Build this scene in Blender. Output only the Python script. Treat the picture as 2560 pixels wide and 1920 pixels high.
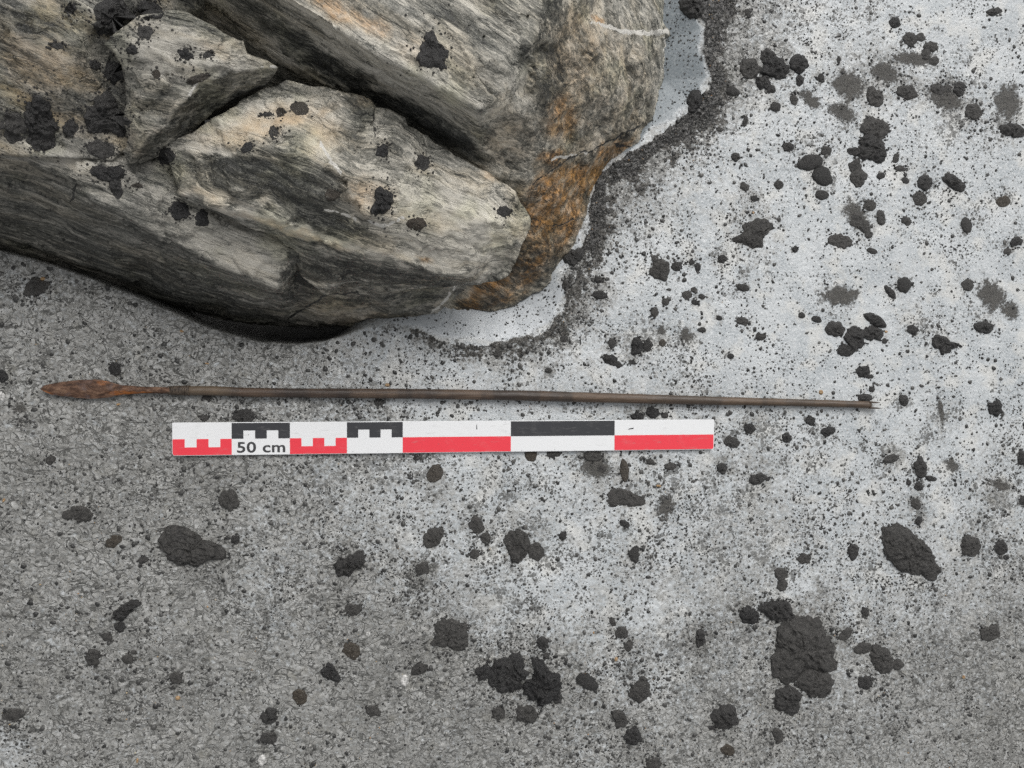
import bpy, bmesh, math, random
import numpy as np
from mathutils import Vector, Matrix, Euler
from mathutils.geometry import delaunay_2d_cdt
from mathutils.bvhtree import BVHTree

for o in list(bpy.data.objects):
    bpy.data.objects.remove(o)
SC = bpy.context.scene
COL = SC.collection

# ------------------------------------------------------------------ camera
CAM_LOC = np.array([0.19357, 0.05412, 0.70906 + 0.0035])
CAM_EUL = Euler((-0.0285164, -0.1499739, 0.0054505), 'XYZ')
cam_data = bpy.data.cameras.new('camera')
cam_data.sensor_width = 36.0
cam_data.lens = 1923.0 / 2560.0 * 36.0
cam_data.clip_start = 0.01
cam_data.clip_end = 400.0
cam = bpy.data.objects.new('camera', cam_data)
COL.objects.link(cam)
cam.location = CAM_LOC
cam.rotation_euler = CAM_EUL
SC.camera = cam
# ------------------------------------------------------------------ sky, sun, exposure
SUN_DIR = Vector((0.25, 0.62, 0.80)).normalized()      # towards the sun
world = bpy.data.worlds.new('World')
SC.world = world
world.use_nodes = True
wt = world.node_tree
wt.nodes.clear()
sky = wt.nodes.new('ShaderNodeTexSky')
sky.sky_type = 'NISHITA'
sky.sun_disc = False
sky.sun_elevation = math.asin(SUN_DIR.z)
sky.sun_rotation = math.atan2(SUN_DIR.x, SUN_DIR.y)
sky.air_density = 1.0
sky.dust_density = 4.0
hs = wt.nodes.new('ShaderNodeHueSaturation')
hs.inputs['Saturation'].default_value = 0.07
bg = wt.nodes.new('ShaderNodeBackground')
bg.inputs['Strength'].default_value = 0.122
wo = wt.nodes.new('ShaderNodeOutputWorld')
wt.links.new(sky.outputs[0], hs.inputs['Color'])
wt.links.new(hs.outputs[0], bg.inputs['Color'])
wt.links.new(bg.outputs[0], wo.inputs['Surface'])
sun_data = bpy.data.lights.new('sun', 'SUN')
sun_data.energy = 1.3
sun_data.angle = math.radians(35)
sun_data.color = (1.0, 0.97, 0.93)
sun = bpy.data.objects.new('sun', sun_data)
COL.objects.link(sun)
sun.rotation_euler = SUN_DIR.to_track_quat('Z', 'Y').to_euler()
sun.location = (0.5, 1.5, 3)
SC.view_settings.view_transform = 'Standard'
SC.view_settings.look = 'None'
SC.view_settings.gamma = 1.0
SC.view_settings.exposure = 0.0
SC.view_settings.use_curve_mapping = False
SC.cycles.use_denoising = False

# ------------------------------------------------------------------ helpers
RM = np.array(CAM_EUL.to_matrix())
FD = 1923.0 * 0.8640625         # focal length in units of the 2212 x 1659 measuring grid
CX, CY = 1106.0, 829.5


def P(u, v, z):
    """measured direction (u, v) met at height z (m) -> world points"""
    u = np.asarray(u, float); v = np.asarray(v, float); z = np.asarray(z, float)
    d = np.stack(np.broadcast_arrays((u - CX) / FD, -(v - CY) / FD, -np.ones_like(u)), -1) @ RM.T
    t = (z - CAM_LOC[2]) / d[..., 2]
    return CAM_LOC + d * t[..., None]


def UV(p):
    q = (np.asarray(p, float) - CAM_LOC) @ RM
    w = np.minimum(q[..., 2], -0.02)
    return CX + FD * q[..., 0] / -w, CY - FD * q[..., 1] / -w


def _hash(i, j, k, s):
    h = (i * 374761393 + j * 668265263 + k * 2147483647 + s * 974634777) & 0xffffffff
    h = ((h ^ (h >> 13)) * 1274126177) & 0xffffffff
    return (h ^ (h >> 16)) & 0xffffffff


def pn(p, s=0):
    """gradient noise, about -1 .. 1, of an (n, 3) array"""
    p = np.asarray(p, float)
    i0 = np.floor(p).astype(np.int64)
    f = p - i0
    w = f * f * f * (f * (f * 6 - 15) + 10)
    out = np.zeros(len(p))
    for a in (0, 1):
        wa = w[:, 0] if a else 1 - w[:, 0]
        for b in (0, 1):
            wb = w[:, 1] if b else 1 - w[:, 1]
            for c in (0, 1):
                wc = w[:, 2] if c else 1 - w[:, 2]
                h = _hash(i0[:, 0] + a, i0[:, 1] + b, i0[:, 2] + c, s)
                gx = (h & 1023) / 511.5 - 1; gy = ((h >> 10) & 1023) / 511.5 - 1; gz = ((h >> 20) & 1023) / 511.5 - 1
                out += wa * wb * wc * (gx * (f[:, 0] - a) + gy * (f[:, 1] - b) + gz * (f[:, 2] - c))
    return out * 1.5


def fbm(p, s=0, n=4, g=0.5):
    p = np.asarray(p, float)
    out = np.zeros(len(p)); a = 1.0
    for k in range(n):
        out += a * pn(p * (2.03 ** k) + 17.3 * k, s + k)
        a *= g
    return out


def sstep(a, b, x):
    t = np.clip((x - a) / (b - a), 0, 1)
    return t * t * (3 - 2 * t)


def in_poly(x, y, poly):
    poly = np.asarray(poly, float)
    x = np.asarray(x); y = np.asarray(y)
    r = np.zeros(x.shape, bool)
    n = len(poly)
    for i in range(n):
        x0, y0 = poly[i]; x1, y1 = poly[(i + 1) % n]
        if y0 == y1:
            continue
        c = (y0 > y) != (y1 > y)
        r ^= c & (x < (x1 - x0) * (y - y0) / (y1 - y0) + x0)
    return r


def line_dist(x, y, pts, closed=False):
    """distance to a polyline and the value of its third column at the nearest point"""
    pts = np.asarray(pts, float)
    best = np.full(np.shape(x), 1e18); val = np.zeros(np.shape(x))
    n = len(pts)
    for i in range(n if closed else n - 1):
        a = pts[i]; b = pts[(i + 1) % n]
        dx, dy = b[0] - a[0], b[1] - a[1]
        t = np.clip(((x - a[0]) * dx + (y - a[1]) * dy) / (dx * dx + dy * dy + 1e-12), 0, 1)
        d = (x - a[0] - t * dx) ** 2 + (y - a[1] - t * dy) ** 2
        m = d < best
        best = np.where(m, d, best)
        if pts.shape[1] > 2:
            val = np.where(m, a[2] + t * (b[2] - a[2]), val)
    return np.sqrt(best), val


def link(name, me, mat=None, parent=None):
    o = bpy.data.objects.new(name, me)
    COL.objects.link(o)
    if mat is not None:
        me.materials.append(mat)
    if parent is not None:
        o.parent = parent
    return o


def tag(o, label, cat, group=None):
    o['label'] = label
    o['category'] = cat
    if group:
        o['group'] = group
    return o


def mesh_np(name, V, F, smooth=True):
    """F: list of int arrays (k, n) of n-gons"""
    me = bpy.data.meshes.new(name)
    V = np.asarray(V, np.float32)
    tot = [np.asarray(f, np.int32) for f in F]
    loops = np.concatenate([f.ravel() for f in tot])
    sizes = np.concatenate([np.full(len(f), f.shape[1], np.int32) for f in tot])
    starts = np.concatenate([[0], np.cumsum(sizes)[:-1]]).astype(np.int32)
    me.vertices.add(len(V)); me.vertices.foreach_set('co', V.ravel())
    me.loops.add(len(loops)); me.loops.foreach_set('vertex_index', loops)
    me.polygons.add(len(sizes)); me.polygons.foreach_set('loop_start', starts)
    me.polygons.foreach_set('loop_total', sizes)
    me.polygons.foreach_set('use_smooth', np.full(len(sizes), smooth, bool))
    me.update(calc_edges=True)
    return me


def attr(me, name, vals):
    a = me.attributes.new(name, 'FLOAT', 'POINT')
    a.data.foreach_set('value', np.asarray(vals, np.float32))


class NT:
    """small node-tree writer"""
    def __init__(self, name):
        self.m = bpy.data.materials.new(name)
        self.m.use_nodes = True
        self.t = self.m.node_tree
        self.t.nodes.clear()
        self.out = self.t.nodes.new('ShaderNodeOutputMaterial')
        self.b = self.t.nodes.new('ShaderNodeBsdfPrincipled')
        self.t.links.new(self.b.outputs[0], self.out.inputs['Surface'])
        tc = self.t.nodes.new('ShaderNodeTexCoord')
        self.co = tc.outputs['Object']

    def put(self, sock, v):
        if v is None:
            return
        if hasattr(v, 'links') or isinstance(v, bpy.types.NodeSocket):
            self.t.links.new(v, sock)
        elif isinstance(v, (tuple, list)) and sock.type == 'RGBA' and len(v) == 3:
            sock.default_value = (*v, 1)
        else:
            sock.default_value = v

    def math(self, op, a, b=None, c=None, clamp=False):
        n = self.t.nodes.new('ShaderNodeMath'); n.operation = op; n.use_clamp = clamp
        for s, v in zip(n.inputs, (a, b, c)):
            self.put(s, v)
        return n.outputs[0]

    def noise(self, co, scale, detail=4, rough=0.55, dist=0.0, color=False):
        n = self.t.nodes.new('ShaderNodeTexNoise')
        self.put(n.inputs['Vector'], co)
        n.inputs['Scale'].default_value = scale
        n.inputs['Detail'].default_value = detail
        n.inputs['Roughness'].default_value = rough
        n.inputs['Distortion'].default_value = dist
        return n.outputs['Color' if color else 0]

    def vor(self, co, scale, feature='F1', out='Distance', rnd=1.0):
        n = self.t.nodes.new('ShaderNodeTexVoronoi'); n.feature = feature
        self.put(n.inputs['Vector'], co)
        n.inputs['Scale'].default_value = scale
        n.inputs['Randomness'].default_value = rnd
        return n.outputs[out]

    def map(self, co, scale=(1, 1, 1), rot=(0, 0, 0), loc=(0, 0, 0)):
        n = self.t.nodes.new('ShaderNodeMapping')
        self.put(n.inputs['Vector'], co)
        n.inputs['Scale'].default_value = scale
        n.inputs['Rotation'].default_value = rot
        n.inputs['Location'].default_value = loc
        return n.outputs[0]

    def vadd(self, a, b, scale=1.0):
        n = self.t.nodes.new('ShaderNodeVectorMath'); n.operation = 'MULTIPLY_ADD'
        self.put(n.inputs[0], b); n.inputs[1].default_value = (scale,) * 3; self.put(n.inputs[2], a)
        return n.outputs[0]

    def ramp(self, f, stops, interp='LINEAR'):
        n = self.t.nodes.new('ShaderNodeValToRGB')
        n.color_ramp.interpolation = interp
        e = n.color_ramp.elements
        while len(e) < len(stops):
            e.new(0.5)
        for k, (p, c) in enumerate(stops):
            e[k].position = p
            c = (c, c, c) if isinstance(c, (int, float)) else c
            e[k].color = (*c, 1)
        self.put(n.inputs[0], f)
        return n.outputs[0]

    def sm(self, f, a, b, lo=0.0, hi=1.0):
        n = self.t.nodes.new('ShaderNodeMapRange'); n.interpolation_type = 'SMOOTHSTEP'
        self.put(n.inputs[0], f)
        for k, v in enumerate((a, b, lo, hi)):
            self.put(n.inputs[k + 1], v)
        return n.outputs[0]

    def mix(self, f, a, b, mode='MIX'):
        n = self.t.nodes.new('ShaderNodeMix'); n.data_type = 'RGBA'; n.blend_type = mode
        self.put(n.inputs[0], f); self.put(n.inputs[6], a); self.put(n.inputs[7], b)
        return n.outputs[2]

    def attr(self, name):
        n = self.t.nodes.new('ShaderNodeAttribute'); n.attribute_name = name
        return n.outputs['Fac']

    def rnd(self):
        n = self.t.nodes.new('ShaderNodeObjectInfo')
        return n.outputs['Random']

    def bump(self, h, dist, strength=1.0, normal=None):
        n = self.t.nodes.new('ShaderNodeBump')
        self.put(n.inputs['Strength'], strength)
        n.inputs['Distance'].default_value = dist
        self.put(n.inputs['Height'], h)
        if normal is not None:
            self.put(n.inputs['Normal'], normal)
        return n.outputs[0]

    def done(self, color=None, rough=0.5, normal=None, spec=0.5, **kw):
        self.put(self.b.inputs['Base Color'], color)
        self.put(self.b.inputs['Roughness'], rough)
        self.put(self.b.inputs['Normal'], normal)
        self.put(self.b.inputs['Specular IOR Level'], spec)
        for k, v in kw.items():
            self.put(self.b.inputs[k.replace('_', ' ')], v)
        return self.m


# ------------------------------------------------------------------ ground fields (measured on the z = 0 plane)
# edge of the melt hollow round the boulder: u, v, slope
LIP = [(-160, 515, 4), (0, 545, 4), (100, 573, 4), (200, 608, 4), (300, 648, 4), (380, 682, 4), (450, 713, 4), (560, 743, 4),
       (640, 748, 4), (700, 742, 3), (750, 728, 2), (800, 711, 1.4), (860, 706, 1.0), (905, 712, .8), (935, 727, .6), (960, 739, .5),
       (1050, 745, .5), (1130, 735, .5), (1190, 705, .5), (1222, 660, .5), (1224, 625, .6), (1214, 590, .9), (1240, 560, .8),
       (1262, 530, .6), (1271, 490, .6), (1272, 455, .8), (1282, 405, 1), (1325, 350, 1), (1385, 322, .6), (1420, 288, .5), (1480, 247, .45),
       (1512, 226, .45), (1538, 167, .45), (1520, 110, .45), (1527, 55, .45), (1492, 10, .45), (1475, -60, .45), (1470, -260, .45)]
HOLE = [(u, v) for u, v, _ in LIP] + [(1470, -700), (-900, -700), (-900, 480)]
# dark gritty rim: u, v, width
GRIT = [(905, 722, 8), (960, 748, 14), (1050, 762, 17), (1130, 752, 17), (1200, 718, 24), (1240, 668, 22), (1243, 610, 26), (1275, 545, 22),
        (1292, 485, 26), (1305, 425, 36), (1350, 372, 42), (1410, 326, 36), (1478, 278, 34), (1532, 232, 30), (1562, 165, 28), (1552, 100, 34),
        (1560, 40, 40), (1548, -60, 50)]
MUD_U = np.array([0, 200, 400, 600, 800, 1000, 1200, 1400, 1600, 1800, 2000, 2212])
MUD_V = np.array([0, 150, 300, 450, 600, 750, 870, 1000, 1150, 1300, 1450, 1650])
MUD = np.array([
    [.9, .9, .9, .8, .7, .6, .5, .55, .50, .30, .16, .12],
    [.9, .9, .9, .8, .7, .6, .5, .50, .46, .36, .28, .20],
    [.9, .9, .9, .8, .7, .6, .5, .50, .32, .24, .22, .22],
    [.9, .9, .9, .8, .7, .5, .4, .36, .17, .14, .18, .18],
    [.88, .9, .9, .8, .7, .4, .36, .20, .13, .12, .14, .14],
    [.92, .92, .88, .80, .48, .34, .34, .28, .12, .07, .18, .14],
    [.92, .92, .88, .74, .52, .36, .32, .34, .30, .10, .24, .22],
    [.92, .92, .92, .80, .58, .42, .36, .36, .44, .24, .32, .36],
    [.92, .92, .88, .76, .62, .48, .38, .42, .54, .40, .44, .48],
    [.94, .90, .86, .80, .78, .60, .46, .50, .58, .46, .58, .68],
    [.97, .92, .92, .90, .97, .86, .70, .66, .72, .70, .80, .86],
    [.74, .93, .97, .97, .92, .93, .80, .80, .84, .80, .86, .92]])
BLOBS = [(20, 1590, 40, -.36), (1720, 1275, 42, -.30), (990, 1130, 120, -.10), (1180, 1250, 70, -.04), (1000, 880, 70, -.06), (1850, 760, 120, -.06),
         (1640, 960, 70, .12), (560, 1240, 90, -.08), (880, 1370, 110, .08), (2030, 900, 40, .16), (2010, 800, 40, .12), (1960, 690, 45, .22),
         (2100, 460, 60, .08), (1500, 860, 60, .14), (1440, 760, 60, .14), (1100, 720, 50, -.1), (1900, 330, 60, -.05), (1840, 170, 60, .14),
         (70, 620, 40, -.3), (1235, 665, 40, .2), (2080, 250, 90, .10), (1700, 1050, 90, .10), (1420, 1460, 60, -.1), (620, 1300, 60, -.1), (1260, 1290, 80, -.06)]


def mud_at(u, v):
    uc = np.clip(u, 0, 2212); vc = np.clip(v, 0, 1650)
    i = np.clip(np.searchsorted(MUD_U, uc, 'right') - 1, 0, len(MUD_U) - 2)
    j = np.clip(np.searchsorted(MUD_V, vc, 'right') - 1, 0, len(MUD_V) - 2)
    a = (uc - MUD_U[i]) / (MUD_U[i + 1] - MUD_U[i]); b = (vc - MUD_V[j]) / (MUD_V[j + 1] - MUD_V[j])
    a = a * a * (3 - 2 * a); b = b * b * (3 - 2 * b)
    m = (MUD[j, i] * (1 - a) + MUD[j, i + 1] * a) * (1 - b) + (MUD[j + 1, i] * (1 - a) + MUD[j + 1, i + 1] * a) * b
    for x, y, r, k in BLOBS:
        m = m + k * np.exp(-((u - x) ** 2 + (v - y) ** 2) / (r * r))
    return m


def ground_fields(x, y):
    """height, mud, grit, clean at world x, y"""
    n = len(x)
    p3 = np.stack([x, y, np.zeros(n)], 1)
    u, v = UV(p3)
    far = (np.abs(x - .35) > 1.2) | (np.abs(y) > 1.0)
    wob = 9 * fbm(p3 * 45, 91, 3)
    hole = in_poly(u + wob, v + wob, HOLE)
    dl, slope = line_dist(u, v, LIP)
    dm = dl / FD * CAM_LOC[2]                       # metres
    mud = mud_at(u, v) + 0.10 * fbm(p3 * 22, 5, 3) + .07 * fbm(p3 * 9, 6, 2)
    gd, gw = line_dist(u, v, GRIT)
    gw = np.maximum(gw, 1)
    grit = sstep(3.4, 0.2, np.maximum(dl, gd - 1.2 * gw) / gw + 1.25 * fbm(p3 * 48, 31, 5, .62)) * (~hole)
    grit = grit * sstep(-.5, .15, fbm(p3 * 24, 35, 3) + .30)
    clean = hole * sstep(4, 14, dl + wob) * sstep(1.5, .9, slope)
    mud = mud + (~hole) * .34 * np.exp(-np.maximum(gd - gw, 0) / (1.3 * gw))
    # heights
    z = 0.0012 * fbm(p3 * 14, 1, 2) - 0.0008
    wr = np.abs(fbm(p3 * np.array([150, 190, 1]), 7, 3))
    z += np.clip(mud, 0, 1) * (~hole) * (0.0019 * (0.35 - wr) + 0.0004 * pn(p3 * 420, 8))
    z += (1 - np.clip(mud, 0, 1)) * 0.00025 * pn(p3 * 160, 9)
    z += grit * (0.0010 * np.exp(-(dl / 26) ** 2) + 0.0010 * fbm(p3 * 300, 12, 3))
    bar = ((x > -.015) & (x < .515) & (y > -.045) & (y < .06))
    z = np.where(bar, np.minimum(z * .6 - .0003, 0.0004), z)
    # round the lip over and drop into the hollow
    deep = sstep(1.2, 3.0, slope)
    r = .006 - .003 * deep
    drop = np.where(hole, slope * (np.sqrt(dm ** 2 + r * r) - r) + deep * 9 * np.maximum(dm - .002, 0), 0)
    lim = .10 + .16 * deep
    drop = lim * np.tanh(drop / lim)
    lipr = np.where(~hole, -0.0035 * np.exp(-(dm / 0.012) ** 2) * sstep(.9, 2.0, slope), 0)
    z = z * (1 - 0.8 * clean) - drop + lipr
    z = np.where(far, -0.002, z)
    grit = grit * (1 - .42 * sstep(560, 640, v))
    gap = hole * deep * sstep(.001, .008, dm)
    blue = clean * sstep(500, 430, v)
    return z, np.clip(mud, 0, 1), grit, clean, gap, blue


def surf_pts(u, v, lift=0.0):
    """points on the ground seen along (u, v)"""
    u = np.asarray(u, float); v = np.asarray(v, float)
    z = np.zeros(u.shape)
    for _ in range(4):
        p = P(u, v, z)
        z = ground_fields(p[:, 0], p[:, 1])[0]
    p = P(u, v, z)
    p[:, 2] = z + lift
    return p


# ------------------------------------------------------------------ ground material
g = NT('wet_ice_and_mud')
mudA, gritA, cleanA = g.attr('mud'), g.attr('grit'), g.attr('clean')
warp = g.vadd(g.co, g.noise(g.co, 60, 2, color=True), 0.012)
n_big = g.noise(g.co, 26, 4, 0.6)
n_huge = g.noise(g.map(g.co, rot=(0, 0, .5), scale=(1, 1.6, 1), loc=(.3, .9, 0)), 8, 4, .6)
n_mid = g.noise(warp, 150, 5, 0.62)
n_fine = g.noise(g.co, 520, 4, 0.65)
n_x = g.noise(g.map(g.co, loc=(3.1, 1.7, 0)), 300, 4, 0.62)
# pale ice
ice = g.mix(g.sm(n_big, .35, .65), (.425, .458, .477), (.55, .577, .590))
ice = g.mix(g.sm(n_fine, .46, .70), ice, (.67, .69, .70))
ice = g.mix(g.sm(g.noise(g.map(g.co, loc=(9, 2, 0)), 34, 4), .50, .66, 0, .75), ice, (.64, .64, .615))
# grey silt film: continuous wash, then grey islands with a pale net between them
film = g.ramp(n_mid, [(.34, (.185, .183, .172)), (.50, (.295, .294, .280)), (.64, (.41, .412, .40))])
film = g.mix(g.sm(g.noise(g.map(g.co, loc=(1, 8, 0)), 55, 4), .56, .72, 0, .35), film, (.19, .178, .14))
wn = g.math('ADD', g.math('MULTIPLY', g.math('SUBTRACT', n_mid, .5), 1.3), g.math('MULTIPLY', g.math('SUBTRACT', n_x, .5), 1.5))
film = g.mix(g.sm(g.noise(g.map(g.co, loc=(2, 6, 0)), 15, 4, .6), .45, .65, 0, .5), film, g.mix(.5, film, (.10, .098, .09)))
wash = g.sm(g.math('ADD', mudA, wn), .22, .92)
base = g.mix(wash, ice, film)
wc = g.vadd(g.co, g.noise(g.co, 260, 3, color=True), .0035)
patch = g.sm(g.noise(g.map(g.co, loc=(4, 4, 0)), 42, 5, .65), .36, .66)


def isles(scale, lo, hi, seed, cov):
    c_ = g.map(wc, loc=(seed, seed * .7, 0))
    d_ = g.vor(c_, scale)
    r_ = g.math('MULTIPLY', g.ramp(g.vor(c_, scale, out='Color'), [(lo, 0.0), (hi, 1.0)]), cov)
    return g.sm(g.math('SUBTRACT', r_, d_), -.03, .05)


amt = g.math('MULTIPLY', g.sm(mudA, 0, .55, .36, .80), g.math('MULTIPLY', g.sm(patch, 0, 1, .50, 1.12), g.sm(n_huge, .38, .60, .55, 1.12)))
i1 = isles(150, .35, 1, 1.3, g.math('MULTIPLY', amt, .8))
i2 = isles(270, .15, 1, 2.7, g.math('MULTIPLY', amt, 1.0))
i3 = isles(500, .10, 1, 4.1, g.math('MULTIPLY', amt, .95))
sf = g.math('MAXIMUM', g.math('MULTIPLY', i1, .85), g.math('MAXIMUM', i2, g.math('MULTIPLY', i3, .9)))
islec = g.ramp(n_fine, [(.30, (.050, .050, .047)), (.55, (.098, .099, .094)), (.72, (.16, .16, .155))])
base = g.mix(g.math('MULTIPLY', sf, g.sm(mudA, .3, .95, .88, .42)), base, islec)
sp2 = g.vor(g.co, 820, out='Distance'); sp2c = g.vor(g.co, 820, out='Color')
# wriggling lines of the wet silt
w1 = g.math('ABSOLUTE', g.math('SUBTRACT', g.noise(g.map(g.co, scale=(.8, 1.15, 1)), 64, 2, .5, .7), .5))
w2 = g.math('ABSOLUTE', g.math('SUBTRACT', g.noise(g.map(g.co, loc=(5, 5, 2)), 150, 1.5, .5, .8), .5))
wig = g.math('MAXIMUM', g.sm(w1, .008, .030, 1, 0), g.sm(w2, .010, .042, .8, 0))
wig = g.math('MULTIPLY', wig, g.sm(mudA, .45, .85))
wig = g.math('MULTIPLY', wig, g.sm(n_mid, .40, .56, .10, 1.0))
base = g.mix(g.math('MULTIPLY', wig, .85), base, (.055, .055, .050))
pale = g.math('MULTIPLY', g.sm(w2, .12, .18), g.math('MULTIPLY', g.sm(mudA, .45, .9), g.sm(n_mid, .50, .62)))
base = g.mix(g.math('MULTIPLY', pale, .6), base, (.36, .365, .365))  # pale patches between the lines: sky reflection painted into the wet film
# dark gritty rim and the clean melt wall
gritc = g.ramp(g.noise(g.co, 700, 3, .7), [(.38, (.008, .008, .008)), (.54, (.030, .029, .027)), (.62, (.07, .066, .06)), (.70, (.34, .32, .29))])
gf = g.math('MULTIPLY', g.sm(gritA, 0, .4), g.sm(g.math('ADD', g.math('ADD', g.math('MULTIPLY', n_x, .7), g.math('MULTIPLY', n_mid, .5)), g.math('MULTIPLY', gritA, .62)), .82, .94))
gritc = g.mix(g.sm(gritA, .45, .8, .75, 0), gritc, g.ramp(g.noise(g.co, 520, 4, .7), [(.34, (.025, .024, .021)), (.5, (.085, .08, .07)), (.66, (.20, .19, .17))]))
base = g.mix(gf, base, gritc)
cl_sp = g.math('MULTIPLY', g.math('LESS_THAN', sp2, g.math('MULTIPLY', g.ramp(sp2c, [(.62, 0.0), (1, 1.0)]), .5)), .8)
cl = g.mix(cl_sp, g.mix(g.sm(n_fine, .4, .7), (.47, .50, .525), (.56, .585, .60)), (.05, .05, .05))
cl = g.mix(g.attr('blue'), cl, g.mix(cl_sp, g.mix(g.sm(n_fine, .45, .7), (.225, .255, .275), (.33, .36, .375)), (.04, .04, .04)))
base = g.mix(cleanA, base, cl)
base = g.mix(g.attr('gap'), base, g.mix(n_mid, (.012, .012, .011), (.05, .049, .045)))  # wet black silt, with the shade of the deep gap put into its colour
# glints of pale sand
sp3 = g.vor(g.map(g.co, loc=(7, 3, 1)), 700, out='Distance'); sp3c = g.vor(g.map(g.co, loc=(7, 3, 1)), 700, out='Color')
gl = g.math('MULTIPLY', g.math('LESS_THAN', sp3, .34), g.math('GREATER_THAN', g.ramp(sp3c, [(0, 0.0), (1, 1.0)]), .93))
base = g.mix(g.math('MULTIPLY', gl, g.sm(mudA, .4, .8, .15, .8)), base, (.52, .50, .45))
h = g.math('ADD', g.math('MULTIPLY', n_x, .7), g.math('MULTIPLY', n_fine, .5))
h = g.math('SUBTRACT', h, g.math('MULTIPLY', wig, .9))
h = g.math('SUBTRACT', h, g.math('MULTIPLY', sf, .12))
nrm = g.bump(h, .0013, g.math('MULTIPLY', g.sm(cleanA, 0, 1, .75, .2), g.sm(g.attr('gap'), 0, 1, 1, .1)))
GROUND_M = g.done(base, g.ramp(n_mid, [(.35, .16), (.65, .45)]), nrm, .5)

# ------------------------------------------------------------------ ground sheet
STEP = 0.00135
gx = np.arange(-.165, .875, STEP)
gy = np.arange(-.395, .455, STEP)


def stretch(a):
    out = np.array([.002, .006, .015, .04, .1, .25, .6, 1.5, 4, 10, 30, 60])
    return np.concatenate([a[0] - out[::-1], a, a[-1] + out])


gx, gy = stretch(gx), stretch(gy)
X, Y = np.meshgrid(gx, gy)
nx, ny = len(gx), len(gy)
xf, yf = X.ravel(), Y.ravel()
zf, mudf, gritf, cleanf, gapf, bluef = ground_fields(xf, yf)
idx = np.arange(nx * ny).reshape(ny, nx)
quads = np.stack([idx[:-1, :-1], idx[:-1, 1:], idx[1:, 1:], idx[1:, :-1]], -1).reshape(-1, 4)
gme = mesh_np('ground', np.stack([xf, yf, zf], 1), [quads])
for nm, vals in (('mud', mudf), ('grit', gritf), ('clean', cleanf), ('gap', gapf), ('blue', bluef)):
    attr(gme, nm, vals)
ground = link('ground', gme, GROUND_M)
ground['kind'] = 'structure'


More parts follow.
